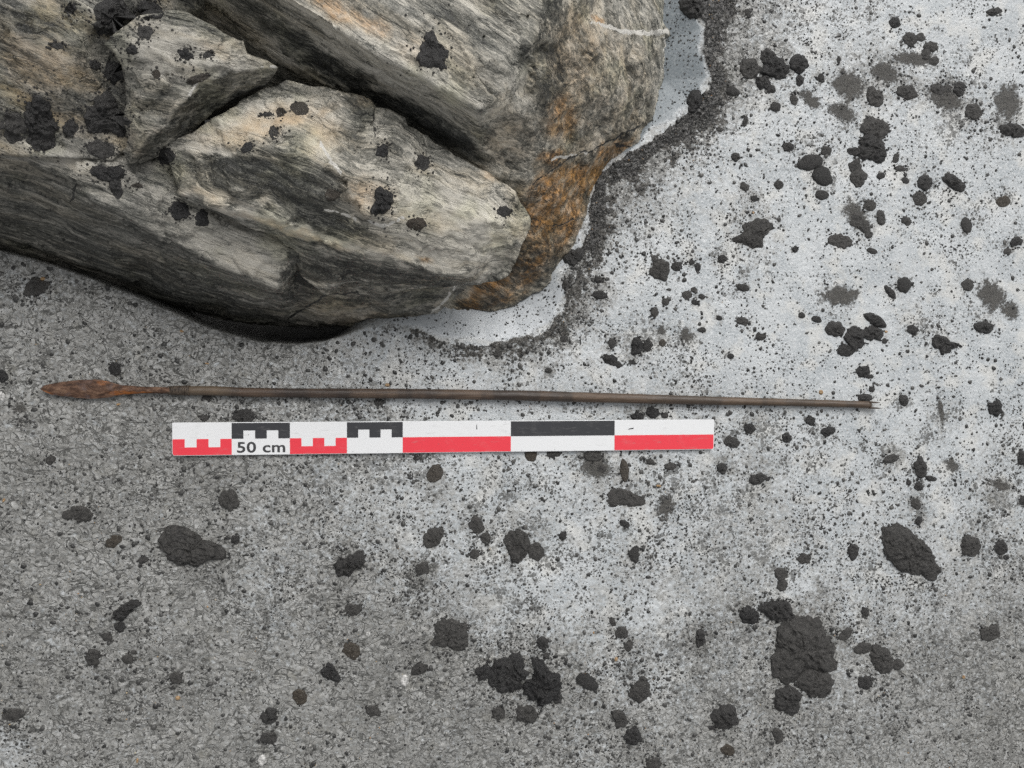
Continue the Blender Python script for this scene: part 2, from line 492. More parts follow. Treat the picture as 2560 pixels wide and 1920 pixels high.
# ------------------------------------------------------------------ rocks
def gneiss(name, ang, tilt, dark=1.0, tan=.5, streak=1.0, bands=1.0, bump=.0016, fold=0.0):
    """foliated gneiss; ang is the direction of its grain on the ground (degrees), tilt the dip of the layers"""
    q = NT(name)
    w = q.vadd(q.co, q.noise(q.co, 14, 2, .5, color=True), 0.010 + fold)
    rot = Euler((math.radians(tilt), 0, math.radians(ang)), 'XYZ').to_matrix().inverted().to_euler('XYZ')
    c = q.map(w, rot=rot)
    f1 = q.noise(q.map(c, (330, 900, 900)), 1, 4, .72)
    f2 = q.noise(q.map(c, (55, 250, 250)), 1, 5, .66)
    f3 = q.noise(q.map(c, (6, 62, 62)), 1, 5, .6)
    f4 = q.noise(q.co, 1150, 3, .7)
    v = q.math('ADD', q.math('ADD', q.math('MULTIPLY', f1, .38 * streak), q.math('MULTIPLY', f2, .56)), q.math('ADD', q.math('MULTIPLY', f3, .50 * bands), q.math('MULTIPLY', f4, .26)))
    off = -.02 + (.38 * streak + .56 + .50 * bands + .26) * .5
    v = q.math('ADD', q.math('SUBTRACT', v, off), .5)
    v = q.math('ADD', v, q.math('MULTIPLY', q.attr('pale'), .26))
    v = q.math('SUBTRACT', v, q.math('MULTIPLY', q.attr('mafic_shade'), .19))  # dark layers, plus shade of side faces and recesses put into the colour
    ln = q.math('ABSOLUTE', q.math('SUBTRACT', q.noise(q.map(c, (6, 85, 85), loc=(1, 2, 3)), 1, 3, .55), .5))
    ln2 = q.math('ABSOLUTE', q.math('SUBTRACT', q.noise(q.map(c, (5, 60, 60), loc=(7, 2, 9)), 1, 3, .55), .52))
    v = q.math('SUBTRACT', v, q.math('MULTIPLY', q.sm(ln, .004, .020, 1, 0), .080))
    v = q.math('ADD', v, q.math('MULTIPLY', q.sm(ln2, .004, .020, 1, 0), .10))
    d = dark
    col = q.ramp(v, [(.34, (.025 * d, .027 * d, .026 * d)), (.43, (.095 * d, .098 * d, .092 * d)), (.50, (.195 * d, .198 * d, .187 * d)),
                     (.56, (.33 * d, .328 * d, .312 * d)), (.64, (.54 * d, .53 * d, .50 * d)), (.76, (.70 * d, .69 * d, .66 * d))])
    warmf = q.sm(q.noise(q.map(c, (12, 42, 42), loc=(3, 1, 4)), 1, 4, .6), .45, .68, 0, tan)
    col = q.mix(warmf, col, (1.0, .86, .64), 'MULTIPLY')
    olive = q.sm(q.noise(q.map(q.co, loc=(6, 2, 4)), 22, 3), .5, .7, 0, .4)
    col = q.mix(olive, col, (.93, .95, .72), 'MULTIPLY')
    col = q.mix(1.0, col, q.mix(q.noise(q.co, 9, 3), (1.02, .965, .85), (1.0, .99, .95)), 'MULTIPLY')
    st = q.math('MULTIPLY', q.attr('stain'), q.sm(q.noise(q.co, 75, 5, .65), .30, .62, .25, .95))
    rust = q.mix(q.sm(q.attr('stain'), .45, .95), q.mix(q.noise(q.co, 160, 4, .65), (1.03, .84, .62), (1.0, .72, .44)), q.mix(q.noise(q.co, 130, 4, .65), (1.15, .68, .26), (1.05, .50, .13)))
    col = q.mix(st, col, rust, 'MULTIPLY')
    vn = q.sm(q.math('ADD', q.attr('vein'), q.math('MULTIPLY', q.math('SUBTRACT', q.noise(q.co, 230, 4, .6), .5), .9)), .42, .66)
    col = q.mix(vn, col, (.66, .64, .59))
    ck = q.sm(q.math('ADD', q.attr('crack'), q.math('MULTIPLY', q.math('SUBTRACT', q.noise(q.co, 300, 3), .5), .6)), .45, .8)
    col = q.mix(ck, col, (.03, .03, .028))
    grain = q.math('MULTIPLY', q.sm(q.noise(q.co, 1700, 2, .6), .60, .68), .28)
    col = q.mix(grain, col, (.62, .61, .58))
    hh = q.math('ADD', q.math('MULTIPLY', f1, .5), q.math('ADD', q.math('MULTIPLY', f2, .7), q.math('MULTIPLY', f4, .25)))
    hh = q.math('SUBTRACT', hh, q.math('MULTIPLY', ck, .5))
    return q.done(col, q.ramp(f2, [(.3, .42), (.7, .68)]), q.bump(q.math('SUBTRACT', hh, q.math('MULTIPLY', q.sm(ln, .004, .022, 1, 0), .3)), bump * .75, .9), .45)


def rock(name, outline, inner, creases, mat, foli, edge=.0022, smooth=3, big=.0018, lay=.0006, seed=0, skirt=.10, inset=.35, floor=-.16,
         facet=.38, stain=(), pale=(), mafic_shade=(), vein=(), crack=(), ragged=.0016):
    """outline, inner: (u, v, z in cm); creases: chains of point indices (outline first, then inner)"""
    pts = list(outline) + list(inner)
    n = len(outline)
    edges = [(i, (i + 1) % n) for i in range(n)]
    for ch in creases:
        edges += list(zip(ch[:-1], ch[1:]))
    vs, es, fs, ov, oe, of = delaunay_2d_cdt([Vector((p[0], -p[1])) for p in pts], edges, [], 1, 1e-4)
    zc = [np.mean([pts[k][2] for k in o]) if o else None for o in ov]
    src = np.array(pts, float)
    for i, o in enumerate(ov):
        if zc[i] is None:       # a crossing that the triangulation added
            d = np.hypot(src[:, 0] - vs[i].x, src[:, 1] + vs[i].y)
            k = np.argsort(d)[:3]; w = 1 / (d[k] + 1)
            zc[i] = float((src[k, 2] * w).sum() / w.sum())
    co = P([w.x for w in vs], [-w.y for w in vs], np.array(zc) / 100)
    bm = bmesh.new()
    bv = [bm.verts.new(c) for c in co]
    op = [(p[0], -p[1]) for p in outline]
    for f in fs:
        c = np.mean([(vs[k].x, vs[k].y) for k in f], 0)
        if in_poly(np.array([c[0]]), np.array([c[1]]), op)[0]:
            try:
                bm.faces.new([bv[k] for k in f])
            except ValueError:
                pass
    bmesh.ops.delete(bm, geom=[v_ for v_ in bm.verts if not v_.link_faces], context='VERTS')
    for it in range(9):
        long = []
        for e in bm.edges:
            m = (e.verts[0].co + e.verts[1].co) / 2
            vis = -.19 < m.x < .9 and m.y < .42
            if e.calc_length() > (edge if vis else .02) * 1.35:
                long.append(e)
        if not long:
            break
        bmesh.ops.subdivide_edges(bm, edges=long, cuts=1)
        bmesh.ops.triangulate(bm, faces=[f for f in bm.faces if len(f.verts) > 3])
    if it < 8:
        bmesh.ops.beautify_fill(bm, faces=bm.faces[:], edges=bm.edges[:]) if len(bm.faces) < 400 else None
    bm.verts.index_update()
    bm.normal_update()
    V = np.array([v_.co for v_ in bm.verts])
    F = np.array([[v_.index for v_ in f.verts] for f in bm.faces])
    E_ = np.array([[e.verts[0].index, e.verts[1].index] for e in bm.edges])
    bd = np.zeros(len(V), bool)
    bedges = []
    for e in bm.edges:
        if len(e.link_faces) == 1:
            bd[e.verts[0].index] = bd[e.verts[1].index] = True
            l = e.link_faces[0].loops
            for lo in l:
                if lo.edge == e:
                    bedges.append((lo.vert.index, lo.link_loop_next.vert.index))
    bm.free()

    def normals():
        fn = np.cross(V[F[:, 1]] - V[F[:, 0]], V[F[:, 2]] - V[F[:, 0]])
        nn = np.zeros_like(V)
        for k in range(3):
            for a in range(3):
                nn[:, a] += np.bincount(F[:, k], fn[:, a], len(V))
        return nn / (np.linalg.norm(nn, axis=1, keepdims=True) + 1e-12)
    deg = np.bincount(E_.ravel(), minlength=len(V)).astype(float)
    for _ in range(smooth):
        S = np.zeros_like(V)
        for a in range(3):
            S[:, a] = np.bincount(E_[:, 0], V[E_[:, 1], a], len(V)) + np.bincount(E_[:, 1], V[E_[:, 0], a], len(V))
        S /= deg[:, None]
        V = np.where(bd[:, None], V, V * .4 + S * .6)
    N = normals()
    if N[:, 2].mean() < 0:
        F = F[:, ::-1]; N = -N; bedges = [(b, a) for a, b in bedges]
    # relief: chipped facets, layers along the grain, fine roughness
    ca, sa = math.cos(math.radians(foli[0])), math.sin(math.radians(foli[0]))
    al = V[:, 0] * ca + V[:, 1] * sa
    ac = -V[:, 0] * sa + V[:, 1] * ca
    ct, st_ = math.cos(math.radians(foli[1])), math.sin(math.radians(foli[1]))
    l1 = ac * ct + V[:, 2] * st_
    l2 = -ac * st_ + V[:, 2] * ct
    Q = np.stack([al, l1, l2], 1) + .004 * np.stack([pn(V * 40, seed + 1), pn(V * 40, seed + 2), pn(V * 40, seed + 3)], 1)
    amp = np.where(bd, .35, 1.0)
    d = big * fbm(V * 26, seed, 3) + lay * fbm(Q * np.array([22, 150, 150]), seed + 11, 3) \
        + lay * .55 * (np.abs(fbm(Q * np.array([40, 330, 330]), seed + 15, 2)) - .3) + .0004 * fbm(V * 420, seed + 21, 2)
    # small broken steps
    stp = fbm(Q * np.array([16, 60, 60]), seed + 31, 3) * 4
    d += big * .55 * (sstep(.35, .65, stp - np.floor(stp)) + np.floor(stp)) * .25
    # flat broken facets
    rr_ = np.random.default_rng(seed)
    fac = np.zeros(len(V))
    for cell, tl_, of_ in ((.045, .10, .0012), (.017, .13, .0006)):
        M_ = Q * np.array([.55, 1.0, 1.0])
        lo_, hi_ = M_.min(0), M_.max(0)
        vis_ = (V[:, 0] > -.25) & (V[:, 1] < .5)
        pick = rr_.choice(np.nonzero(vis_)[0], int(np.clip(vis_.sum() * (.0022 ** 2) / cell ** 2, 8, 420)), replace=False)
        cs = M_[pick] + rr_.normal(0, cell * .2, (len(pick), 3))
        tv = rr_.normal(0, tl_, (len(pick), 3)); ofs = rr_.normal(0, of_, len(pick))
        wv = M_ + cell * .10 * np.stack([fbm(V * 150, seed + 71, 3), fbm(V * 150, seed + 72, 3), fbm(V * 150, seed + 73, 3)], 1)
        for a_ in range(0, len(V), 20000):
            b_ = slice(a_, a_ + 20000)
            k_ = ((wv[b_, None] - cs[None]) ** 2).sum(-1).argmin(1)
            fac[b_] += ((V[b_] - V[pick][k_]) * tv[k_]).sum(1) * facet + ofs[k_] * facet
    d = d + np.clip(fac, -.007, .007)
    V = V + N * (d * amp)[:, None]
    rg = ragged * np.stack([fbm(V * 60, seed + 41, 3), fbm(V * 60, seed + 42, 3), np.zeros(len(V))], 1)
    V = V + rg * bd[:, None]
    u, v = UV(V)
    A = {}
    for nm, L in (('stain', stain), ('pale', pale), ('mafic_shade', mafic_shade)):
        s = np.zeros(len(V))
        wu = u + 14 * fbm(V * 60, seed + 51, 3); wv = v + 14 * fbm(V * 60, seed + 52, 3)
        for x, y, rx, ry, an, k in L:
            c_, s_ = math.cos(math.radians(an)), math.sin(math.radians(an))
            a_ = ((wu - x) * c_ + (wv - y) * s_) / rx; b_ = (-(wu - x) * s_ + (wv - y) * c_) / ry
            s = np.maximum(s, k * sstep(1.5, .5, np.hypot(a_, b_))) if nm != 'pale' else s + k * sstep(1.5, .5, np.hypot(a_, b_))
        A[nm] = s
    for nm, L in (('vein', vein), ('crack', crack)):
        s = np.zeros(len(V))
        for ch in L:
            dd, ww = line_dist(u + 5 * fbm(V * 90, seed + 61, 3), v + 5 * fbm(V * 90, seed + 62, 3), ch)
            s = np.maximum(s, sstep(1.6, .3, dd / np.maximum(ww, .5)))
        A[nm] = s
    # sides below the seen surface, closed underneath
    cen = V.mean(0)
    nb = len(V)
    ring = np.unique(np.array(bedges).ravel())
    loc = {k: i for i, k in enumerate(ring)}
    T = V[ring].copy()
    dirc = cen[:2] - T[:, :2]
    dirc /= np.linalg.norm(dirc, axis=1, keepdims=True) + 1e-9
    toc = CAM_LOC - T
    M1 = T.copy(); B1 = T.copy()
    dep = np.minimum(skirt, np.maximum(T[:, 2] - floor, .02))
    M1[:, 2] -= dep * .5; M1[:, :2] += dirc * (dep * .5 * inset)[:, None]
    B1[:, 2] -= dep; B1[:, :2] += dirc * (dep * inset)[:, None]
    VV = np.vstack([V, M1, B1, [[cen[0], cen[1], B1[:, 2].mean()]]])
    nr = len(ring)
    ql = []; tl = []
    for a, b in bedges:
        i, j = loc[a], loc[b]
        ql.append((b, a, nb + i, nb + j)); ql.append((nb + j, nb + i, nb + nr + i, nb + nr + j))
        tl.append((nb + nr + j, nb + nr + i, nb + 2 * nr))
    me = mesh_np(name, VV, [F, np.array(ql), np.array(tl)])
    for nm, s in A.items():
        attr(me, nm, np.concatenate([s, s[ring], s[ring], [0]]))
    return link(name, me, mat)


M_A = gneiss('banded_gneiss', -31, 35, .93, .36, bands=1.1)
M_B = gneiss('folded_gneiss', -20, 25, .90, .42, fold=.03)
M_C = gneiss('grey_gneiss', -8, 30, .72, .40)
M_D = gneiss('dark_gneiss', -22, 55, .64, .32)
M_E = gneiss('weathered_gneiss', -24, 20, .62, .85)

# the big layered boulder
oA = [(300, -300, 15), (760, -300, 17), (1190, -300, 18), (1440, -300, 0), (1436, 0, -1), (1438, 60, -1), (1437, 170, -1.8), (1424, 225, -1.6), (1404, 270, -1.0),
      (1384, 314, -.5), (1316, 362, -.5), (1280, 420, -.5), (1266, 470, -.5), (1235, 542, -.6), (1184, 614, -.8), (1114, 657, -1.3), (1054, 685, -1.6),
      (984, 704, -2.2), (905, 712, -3), (850, 650, -3), (900, 560, 1), (1000, 470, 4), (950, 400, 7), (800, 290, 8), (640, 230, 8), (500, 160, 8), (400, 90, 8), (300, 20, 9)]
iA = [(420, -125, 18.2), (627, 0, 17.6), (819, 118, 17.2), (928, 175, 16.8), (1037, 235, 16.3),        # 28-32 edge of the top slab
      (360, -60, 14.6), (500, -35, 14.2), (655, 63, 13.8), (791, 160, 13.3), (900, 225, 12.8), (1037, 309, 12.3),   # 33-38 ledge
      (1172, 0, 17.6), (1162, 80, 17.3), (1112, 128, 17.0), (1086, 172, 16.8), (1060, 218, 16.5),        # 39-43 edge towards the flank
      (1047, 325, 11.6), (1052, 366, 10.2),                                                             # 44-45
      (518, 82, 10.6), (600, 150, 10.4), (709, 195, 10.4), (827, 240, 10.4), (942, 309, 10.2),           # 46-50 foot of the dark side
      (1210, 100, 13.6), (1300, 0, 10.2), (1300, -250, 11), (1310, 110, 9.6), (1385, 60, 5.2), (1200, 250, 11.8), (1305, 205, 8.6), (1385, 180, 4.4),
      (1130, 250, 13.6), (1150, 320, 11.0), (1250, 290, 7.6),                                            # 51-61 flank
      (1130, 412, 8.6), (1165, 385, 8.2), (1222, 345, 6.8), (1282, 318, 5.3), (1352, 285, 2.6), (1396, 262, .3),   # 62-67 break above the brown underside
      (1150, 480, 5.2), (1205, 450, 4.2), (1185, 555, 2.2), (1285, 372, 1.4), (1335, 322, .4), (1110, 605, 1.4), (1000, 660, -1.0), (1090, 128, 17.4), (1140, 60, 17.5)]
rock('layered_boulder', oA, iA, [(28, 29, 30, 31, 32), (33, 34, 35, 36, 37, 38), (39, 40, 41, 42, 43, 32), (32, 38, 44, 45), (46, 47, 48, 49, 50, 45), (45, 62, 63, 64, 65, 66, 67)],
     M_A, (-31, 35), smooth=1, seed=100, skirt=.16, inset=.2, facet=.30, big=.0018,
     stain=[(800, 50, 70, 22, 35, .7), (720, 20, 60, 22, 35, .75), (890, 110, 45, 30, 40, .35), (1235, 140, 75, 130, 8, .55), (1215, 250, 45, 60, -5, .85), (1290, 200, 110, 150, 0, .34), (1110, 300, 60, 60, 0, .3), (1290, 40, 14, 10, 0, .9),
            (1190, 460, 80, 110, 20, 1), (1250, 390, 85, 46, -30, 1), (1320, 330, 70, 26, -35, .9), (1205, 400, 30, 60, 15, 1), (1090, 610, 140, 40, -35, 1), (1000, 680, 80, 20, -30, .7), (1150, 540, 60, 70, 0, .8), (1200, 340, 40, 16, -25, .9)],
     pale=[(800, 90, 190, 60, 32, .35), (980, 170, 130, 60, 30, .32), (1000, 20, 110, 40, 28, .1), (1100, 230, 28, 90, 18, .3), (760, 130, 200, 9, 32, .45), (1330, 60, 60, 90, 0, .15), (980, 280, 130, 7, 32, .4), (1300, 310, 50, 10, -22, .3), (690, 45, 160, 10, 34, .6)],
     mafic_shade=[(700, 140, 230, 26, 33, .75), (940, 280, 120, 22, 33, .8), (1190, 80, 25, 90, 5, .35), (1020, 60, 80, 18, 28, .35), (1190, 170, 30, 60, 10, .5), (1140, 560, 90, 60, -30, .4), (1000, 690, 90, 30, -30, .8), (1140, 110, 18, 50, 20, .4)],
     vein=[[(1275, 47, 2), (1300, 55, 4), (1345, 68, 5), (1385, 72, 6), (1440, 68, 7)], [(1437, 85, 4), (1440, 115, 6), (1436, 160, 3)], [(1190, 345, 3), (1270, 330, 2)]],
     crack=[[(1150, 400, 2), (1225, 345, 2.5), (1300, 315, 2.5), (1390, 268, 2.5)], [(1150, 475, 1.5), (1190, 490, 1.5), (1260, 470, 1.5)], [(1330, 312, 4), (1362, 318, 2)]])

# the lower dark boulder
oD = [(-330, 300, 11.5), (-330, 520, -4), (0, 549, -4.5), (60, 563, -4.5), (130, 592, -5), (230, 626, -5.5), (300, 646, -5.5), (380, 667, -5.5), (480, 691, -5.5), (560, 701, -5.5),
      (640, 705, -5.2), (720, 709, -5), (790, 712, -4.8), (860, 712, -4.6), (905, 709, -4.5), (928, 690, -2.2), (965, 656, .5), (1005, 622, 3), (1015, 600, 4), (920, 520, 4.5), (720, 400, 6.5), (480, 300, 9), (300, 250, 9.5), (0, 250, 11)]
iD = [(-330, 335, 11.6), (0, 342, 11.4), (52, 347, 11.3), (164, 391, 10.9), (202, 435, 10.4), (260, 460, 10.2), (328, 498, 9.8), (405, 542, 9.2), (478, 578, 8.6), (569, 605, 8.0), (594, 621, 7.7),   # 24-34
      (170, 340, 11.5), (300, 380, 11.1), (380, 440, 10.4), (500, 500, 9.6), (620, 545, 8.9), (700, 540, 8.6),   # 35-40 shelf
      (618, 668, 1.8), (642, 575, 7.4), (720, 592, 7.2), (800, 620, 6.0), (900, 610, 5.4), (980, 612, 4.4), (850, 665, 2.4), (700, 672, 2.0), (648, 640, 4.2),   # 41-49
      (100, 470, 5.6), (250, 545, 4.6), (400, 612, 3.2), (520, 655, 2.0), (0, 450, 5.8), (-200, 430, 6), (760, 640, 5.0)]
rock('dark_boulder', oD, iD, [(24, 25, 26, 27, 28, 29, 30, 31, 32, 33, 34), (34, 49, 41, 10), (34, 42, 40), (42, 43, 56, 44, 45, 46)],
     M_D, (-22, 55), smooth=1, seed=200, skirt=.12, inset=.5,
     stain=[(720, 665, 70, 25, 0, .35), (820, 690, 120, 14, 0, .4), (700, 630, 60, 22, 10, .3)],
     pale=[(300, 420, 190, 40, 27, .45), (520, 530, 130, 45, 20, .42), (560, 590, 90, 16, 22, .5), (100, 345, 120, 14, 10, .7), (720, 670, 90, 25, 0, .45), (940, 670, 40, 6, -42, .7)],
     mafic_shade=[(640, 600, 40, 60, 0, .8), (300, 590, 330, 36, 22, .5), (720, 655, 150, 7, -6, .6)],
     vein=[[(985, 618, 2), (960, 650, 3), (932, 678, 2)]],
     crack=[[(620, 690, 2), (700, 640, 3), (790, 628, 2), (980, 617, 2)], [(165, 395, 3), (158, 425, 4), (150, 440, 2)]])

# the front slab
oB = [(355, 325, 11.6), (366, 309, 12), (410, 284, 12.4), (465, 254, 12.8), (519, 219, 13.0), (560, 196, 13.0), (605, 176, 13), (622, 172, 13), (660, 182, 13.2), (709, 191, 13.6), (745, 200, 14),
      (780, 206, 14.4), (802, 216, 14), (808, 232, 13.4), (841, 238, 13.2), (876, 254, 13), (882, 273, 12.8), (923, 290, 12.6), (939, 312, 12.3), (996, 344, 11.8), (1054, 369, 11.4), (1081, 391, 11.2),
      (1114, 413, 10.8), (1130, 445, 10), (1146, 474, 9.6), (1144, 496, 9.2), (1126, 534, 8.8), (1115, 569, 8.2), (1098, 597, 7.6), (1064, 611, 7.2), (1037, 614, 6.8), (983, 618, 6), (910, 622, 5.6),
      (846, 627, 5.2), (764, 629, 5.2), (700, 637, 5.6), (658, 602, 6.8), (628, 548, 8.4), (600, 514, 9.4), (523, 484, 10.2), (470, 462, 10.6), (432, 452, 10.8), (402, 442, 11), (385, 410, 11.2), (366, 352, 11.4)]
nB = len(oB)
iB = [(518, 331, 13.4), (600, 322, 14), (668, 306, 14.4), (700, 370, 14.0), (735, 430, 13.4), (740, 255, 14.4),     # 0-5
      (390, 405, 12.0), (452, 428, 12.0), (523, 462, 11.8), (600, 490, 11.4), (680, 516, 11.0), (764, 545, 10.6), (850, 568, 10.2), (930, 590, 9.6), (1000, 600, 8.8),   # 6-14
      (840, 300, 13.9), (900, 380, 13.4), (1000, 420, 12.4), (1080, 480, 11.2), (960, 500, 12), (850, 480, 12.8), (600, 420, 13), (480, 390, 12.8), (600, 240, 13.6), (800, 225, 14.1), (810, 290, 13.8)]
J = lambda *k: tuple(nB + i for i in k)
rock('rock_slab', oB, iB, [(0,) + J(0, 1, 2, 5) + (11,), J(2, 3, 4), J(6, 7, 8, 9, 10, 11, 12, 13, 14) + (30,), J(24, 25)], M_B, (-20, 25), smooth=1, seed=300, skirt=.06, inset=.55, big=.0016,
     stain=[(560, 270, 120, 30, -18, .5), (640, 250, 90, 18, -20, .55), (790, 420, 55, 40, 20, .6), (775, 220, 22, 18, 0, .4), (700, 290, 40, 40, 0, .35), (1060, 378, 22, 12, 20, .6), (640, 500, 130, 8, 18, .45), (920, 562, 18, 8, 0, .8), (420, 420, 60, 10, 22, .3)],
     pale=[(540, 270, 160, 40, -18, .7), (700, 300, 40, 60, 20, .6), (940, 470, 170, 110, 25, .45), (560, 470, 190, 14, 18, .7), (820, 545, 190, 12, 15, .6), (450, 325, 90, 8, 3, .7), (1040, 480, 90, 90, 0, .3), (790, 450, 60, 20, 20, .4)],
     mafic_shade=[(540, 375, 165, 46, 16, .6), (770, 260, 20, 55, -12, .5), (880, 300, 60, 50, 30, .3), (800, 590, 170, 22, 8, .7), (760, 500, 120, 24, 15, .45), (600, 200, 60, 16, -10, .3)],
     vein=[[(690, 305, 3), (715, 350, 5), (735, 375, 3)], [(700, 452, 2), (760, 470, 3), (830, 490, 4), (870, 470, 3)]],
     crack=[[(808, 232, 2), (806, 270, 3), (812, 300, 2)]])

# the wedge behind it
oC = [(224, 98, 15.5), (241, 79, 15.6), (298, 36, 16.2), (328, 30, 16.4), (369, 18, 16.6), (410, 27, 16.6), (451, 52, 16.2), (487, 74, 16), (528, 90, 15.6), (536, 118, 15.4), (574, 128, 15), (601, 145, 14.6),
      (588, 164, 14), (519, 202, 12.6), (465, 238, 12.2), (396, 295, 11.8), (358, 317, 11.8), (328, 342, 11.6), (295, 358, 11.6), (279, 355, 11.8), (262, 328, 12), (279, 295, 12.6), (273, 252, 13), (273, 178, 14), (262, 142, 14.6), (241, 109, 15.2)]
nC = len(oC)
iC = [(519, 153, 15.2), (426, 183, 15.4), (405, 213, 15.1), (364, 254, 14.4), (323, 290, 13.8), (290, 335, 12.8), (350, 175, 15.4), (400, 90, 16.4), (300, 110, 16), (320, 220, 14.4), (480, 110, 16)]
J = lambda *k: tuple(nC + i for i in k)
rock('rock_wedge', oC, iC, [(11,) + J(0, 1, 2, 3, 4, 5) + (19,), (23,) + J(6, 1)], M_C, (-4, 30), smooth=1, seed=400, skirt=.05, inset=.5, big=.0014,
     stain=[(470, 110, 45, 14, 25, .35), (300, 300, 30, 40, 30, .3)], pale=[(380, 130, 130, 60, 8, .55), (430, 190, 50, 6, -40, .7), (340, 270, 90, 5, -52, .6), (540, 140, 50, 8, -10, .4)],
     mafic_shade=[(400, 250, 130, 26, -40, .55), (320, 210, 40, 40, 0, .2)], vein=[[(425, 178, 2), (412, 205, 3)], [(560, 145, 1.5), (598, 144, 2)]])

# the weathered block behind
oE = [(-330, -300, 14), (420, -300, 14), (470, -60, 12.5), (430, 20, 12.5), (340, 70, 12.5), (260, 120, 12.5), (300, 200, 12), (310, 300, 11.6), (240, 345, 11.4), (110, 340, 11.9), (0, 335, 12.0), (-330, 325, 12.4)]
iE = [(0, 0, 15.6), (150, 100, 14.8), (100, 200, 13.9), (200, 250, 12.5), (60, 290, 12.6), (250, 0, 14.6), (-150, 100, 15.5), (170, 310, 12.0), (0, 230, 13.6)]
rock('weathered_boulder', oE, iE, [], M_E, (-24, 20), smooth=3, seed=500, skirt=.12, inset=.2,
     stain=[(60, 120, 140, 60, 25, .5), (180, 160, 90, 30, 25, .4), (120, 240, 120, 30, 25, .3), (20, 90, 60, 40, 0, .5)], pale=[(110, 110, 90, 40, 25, .35), (60, 230, 120, 14, 25, .3), (80, 330, 160, 22, 8, .5), (250, 310, 50, 40, 0, .3)],
     mafic_shade=[(120, 60, 60, 30, 30, .3), (60, 50, 200, 8, 32, .5), (20, 300, 80, 30, 0, .4)])
for o_, lab, cat in ((bpy.data.objects['layered_boulder'], 'big banded boulder with a white quartz vein and rust brown underside', 'boulder'),
                     (bpy.data.objects['dark_boulder'], 'dark lower boulder hanging over the black melt gap in the ice', 'boulder'),
                     (bpy.data.objects['rock_slab'], 'broken front slab with tan and grey folded bands, lying on the dark boulder', 'rock'),
                     (bpy.data.objects['rock_wedge'], 'wedge shaped grey rock wedged behind the front slab', 'rock'),
                     (bpy.data.objects['weathered_boulder'], 'tan weathered boulder in the corner strewn with black soil', 'boulder')):
    tag(o_, lab, cat)

# ------------------------------------------------------------------ materials of the small things
def mat_mud(name, c0, c1, rough=(.25, .55), fl=.012, sc=1.0):
    q = NT(name)
    n1 = q.noise(q.co, 240 * sc, 6, .70); n2 = q.noise(q.co, 720 * sc, 4, .75)
    col = q.ramp(q.math('ADD', q.math('MULTIPLY', n1, .6), q.math('MULTIPLY', n2, .4)), [(.34, c0), (.66, c1)])  # wide tone range, also painting crevice shade into the mud
    d = q.vor(q.map(q.co, loc=(2, 5, 1)), 900, out='Distance'); dc = q.vor(q.map(q.co, loc=(2, 5, 1)), 900, out='Color')
    gl = q.math('MULTIPLY', q.math('LESS_THAN', d, .33), q.math('GREATER_THAN', q.ramp(dc, [(0, 0.0), (1, 1.0)]), 1 - fl * 7))
    col = q.mix(q.math('MULTIPLY', gl, .6), col, (.34, .33, .30))  # pale specks painted in as wet glints
    col = q.mix(q.math('MULTIPLY', q.rnd(), .34), col, q.mix(n1, (.045, .043, .040), (.125, .120, .112)))
    hh = q.math('ADD', q.math('MULTIPLY', n1, .8), q.math('MULTIPLY', n2, .35))
    return q.done(col, q.ramp(n1, [(.35, rough[0]), (.65, rough[1])]), q.bump(hh, .0032, 1.0), .5)


M_BLACK = mat_mud('wet_black_mud', (.005, .005, .0055), (.050, .049, .049))
M_GREY = mat_mud('wet_grey_mud', (.012, .012, .0115), (.092, .088, .083), (.30, .6))
M_FLAT = mat_mud('grey_silt_smear', (.060, .058, .053), (.155, .148, .136), (.4, .65), .02)
q = NT('ragged_film')          # the smears end in a broken, lacy edge
q.m = M_FLAT; q.t = M_FLAT.node_tree
tc_ = q.t.nodes.new('ShaderNodeTexCoord'); co_ = tc_.outputs['Object']
ed_ = q.math('ADD', q.math('MULTIPLY', q.math('SUBTRACT', 1.0, q.attr('rim')), 1.15), q.math('MULTIPLY', q.math('SUBTRACT', q.noise(co_, 190, 5, .68), .5), 2.1))
pb_ = [n for n in q.t.nodes if n.type == 'BSDF_PRINCIPLED'][0]
al_ = q.math('ADD', ed_, q.math('MULTIPLY', q.math('SUBTRACT', q.noise(co_, 620, 3, .7), .5), .9))
q.t.links.new(q.sm(al_, .22, .66, 0, .88), pb_.inputs['Alpha'])
bpy.data.materials.remove(bpy.data.materials['ragged_film'])
M_STONE = mat_mud('dark_stone', (.020, .020, .020), (.052, .051, .049), (.4, .6), .006, 1.6)
M_BROWN = mat_mud('brown_mud', (.030, .024, .018), (.085, .070, .052), (.35, .6), .03)
KIND = {'B': (M_BLACK, .50, .66, 'mud_clump', 'clump'), 'G': (M_GREY, .35, .58, 'mud_clump', 'clump'), 'F': (M_FLAT, .03, .35, 'silt_smear', 'mud smear'),
        'S': (M_STONE, .40, .40, 'pebble', 'pebble'), 'N': (M_BROWN, .25, .55, 'mud_clump', 'clump')}

ROCK_BVH = []
dg = bpy.context.evaluated_depsgraph_get()
for nm in ('layered_boulder', 'dark_boulder', 'rock_slab', 'rock_wedge', 'weathered_boulder'):
    me_ = bpy.data.objects[nm].data
    vv = np.empty(len(me_.vertices) * 3, np.float32); me_.vertices.foreach_get('co', vv)
    ROCK_BVH.append(BVHTree.FromPolygons(vv.reshape(-1, 3).tolist(), [tuple(p.vertices) for p in me_.polygons]))


def hit_rock(u, v):
    p = P(float(u), float(v), 0.0)
    d = Vector(p - CAM_LOC).normalized()
    best = None
    for t in ROCK_BVH:
        h = t.ray_cast(Vector(CAM_LOC), d)
        if h[0] is not None and (best is None or h[3] < best[3]):
            best = h
    return best


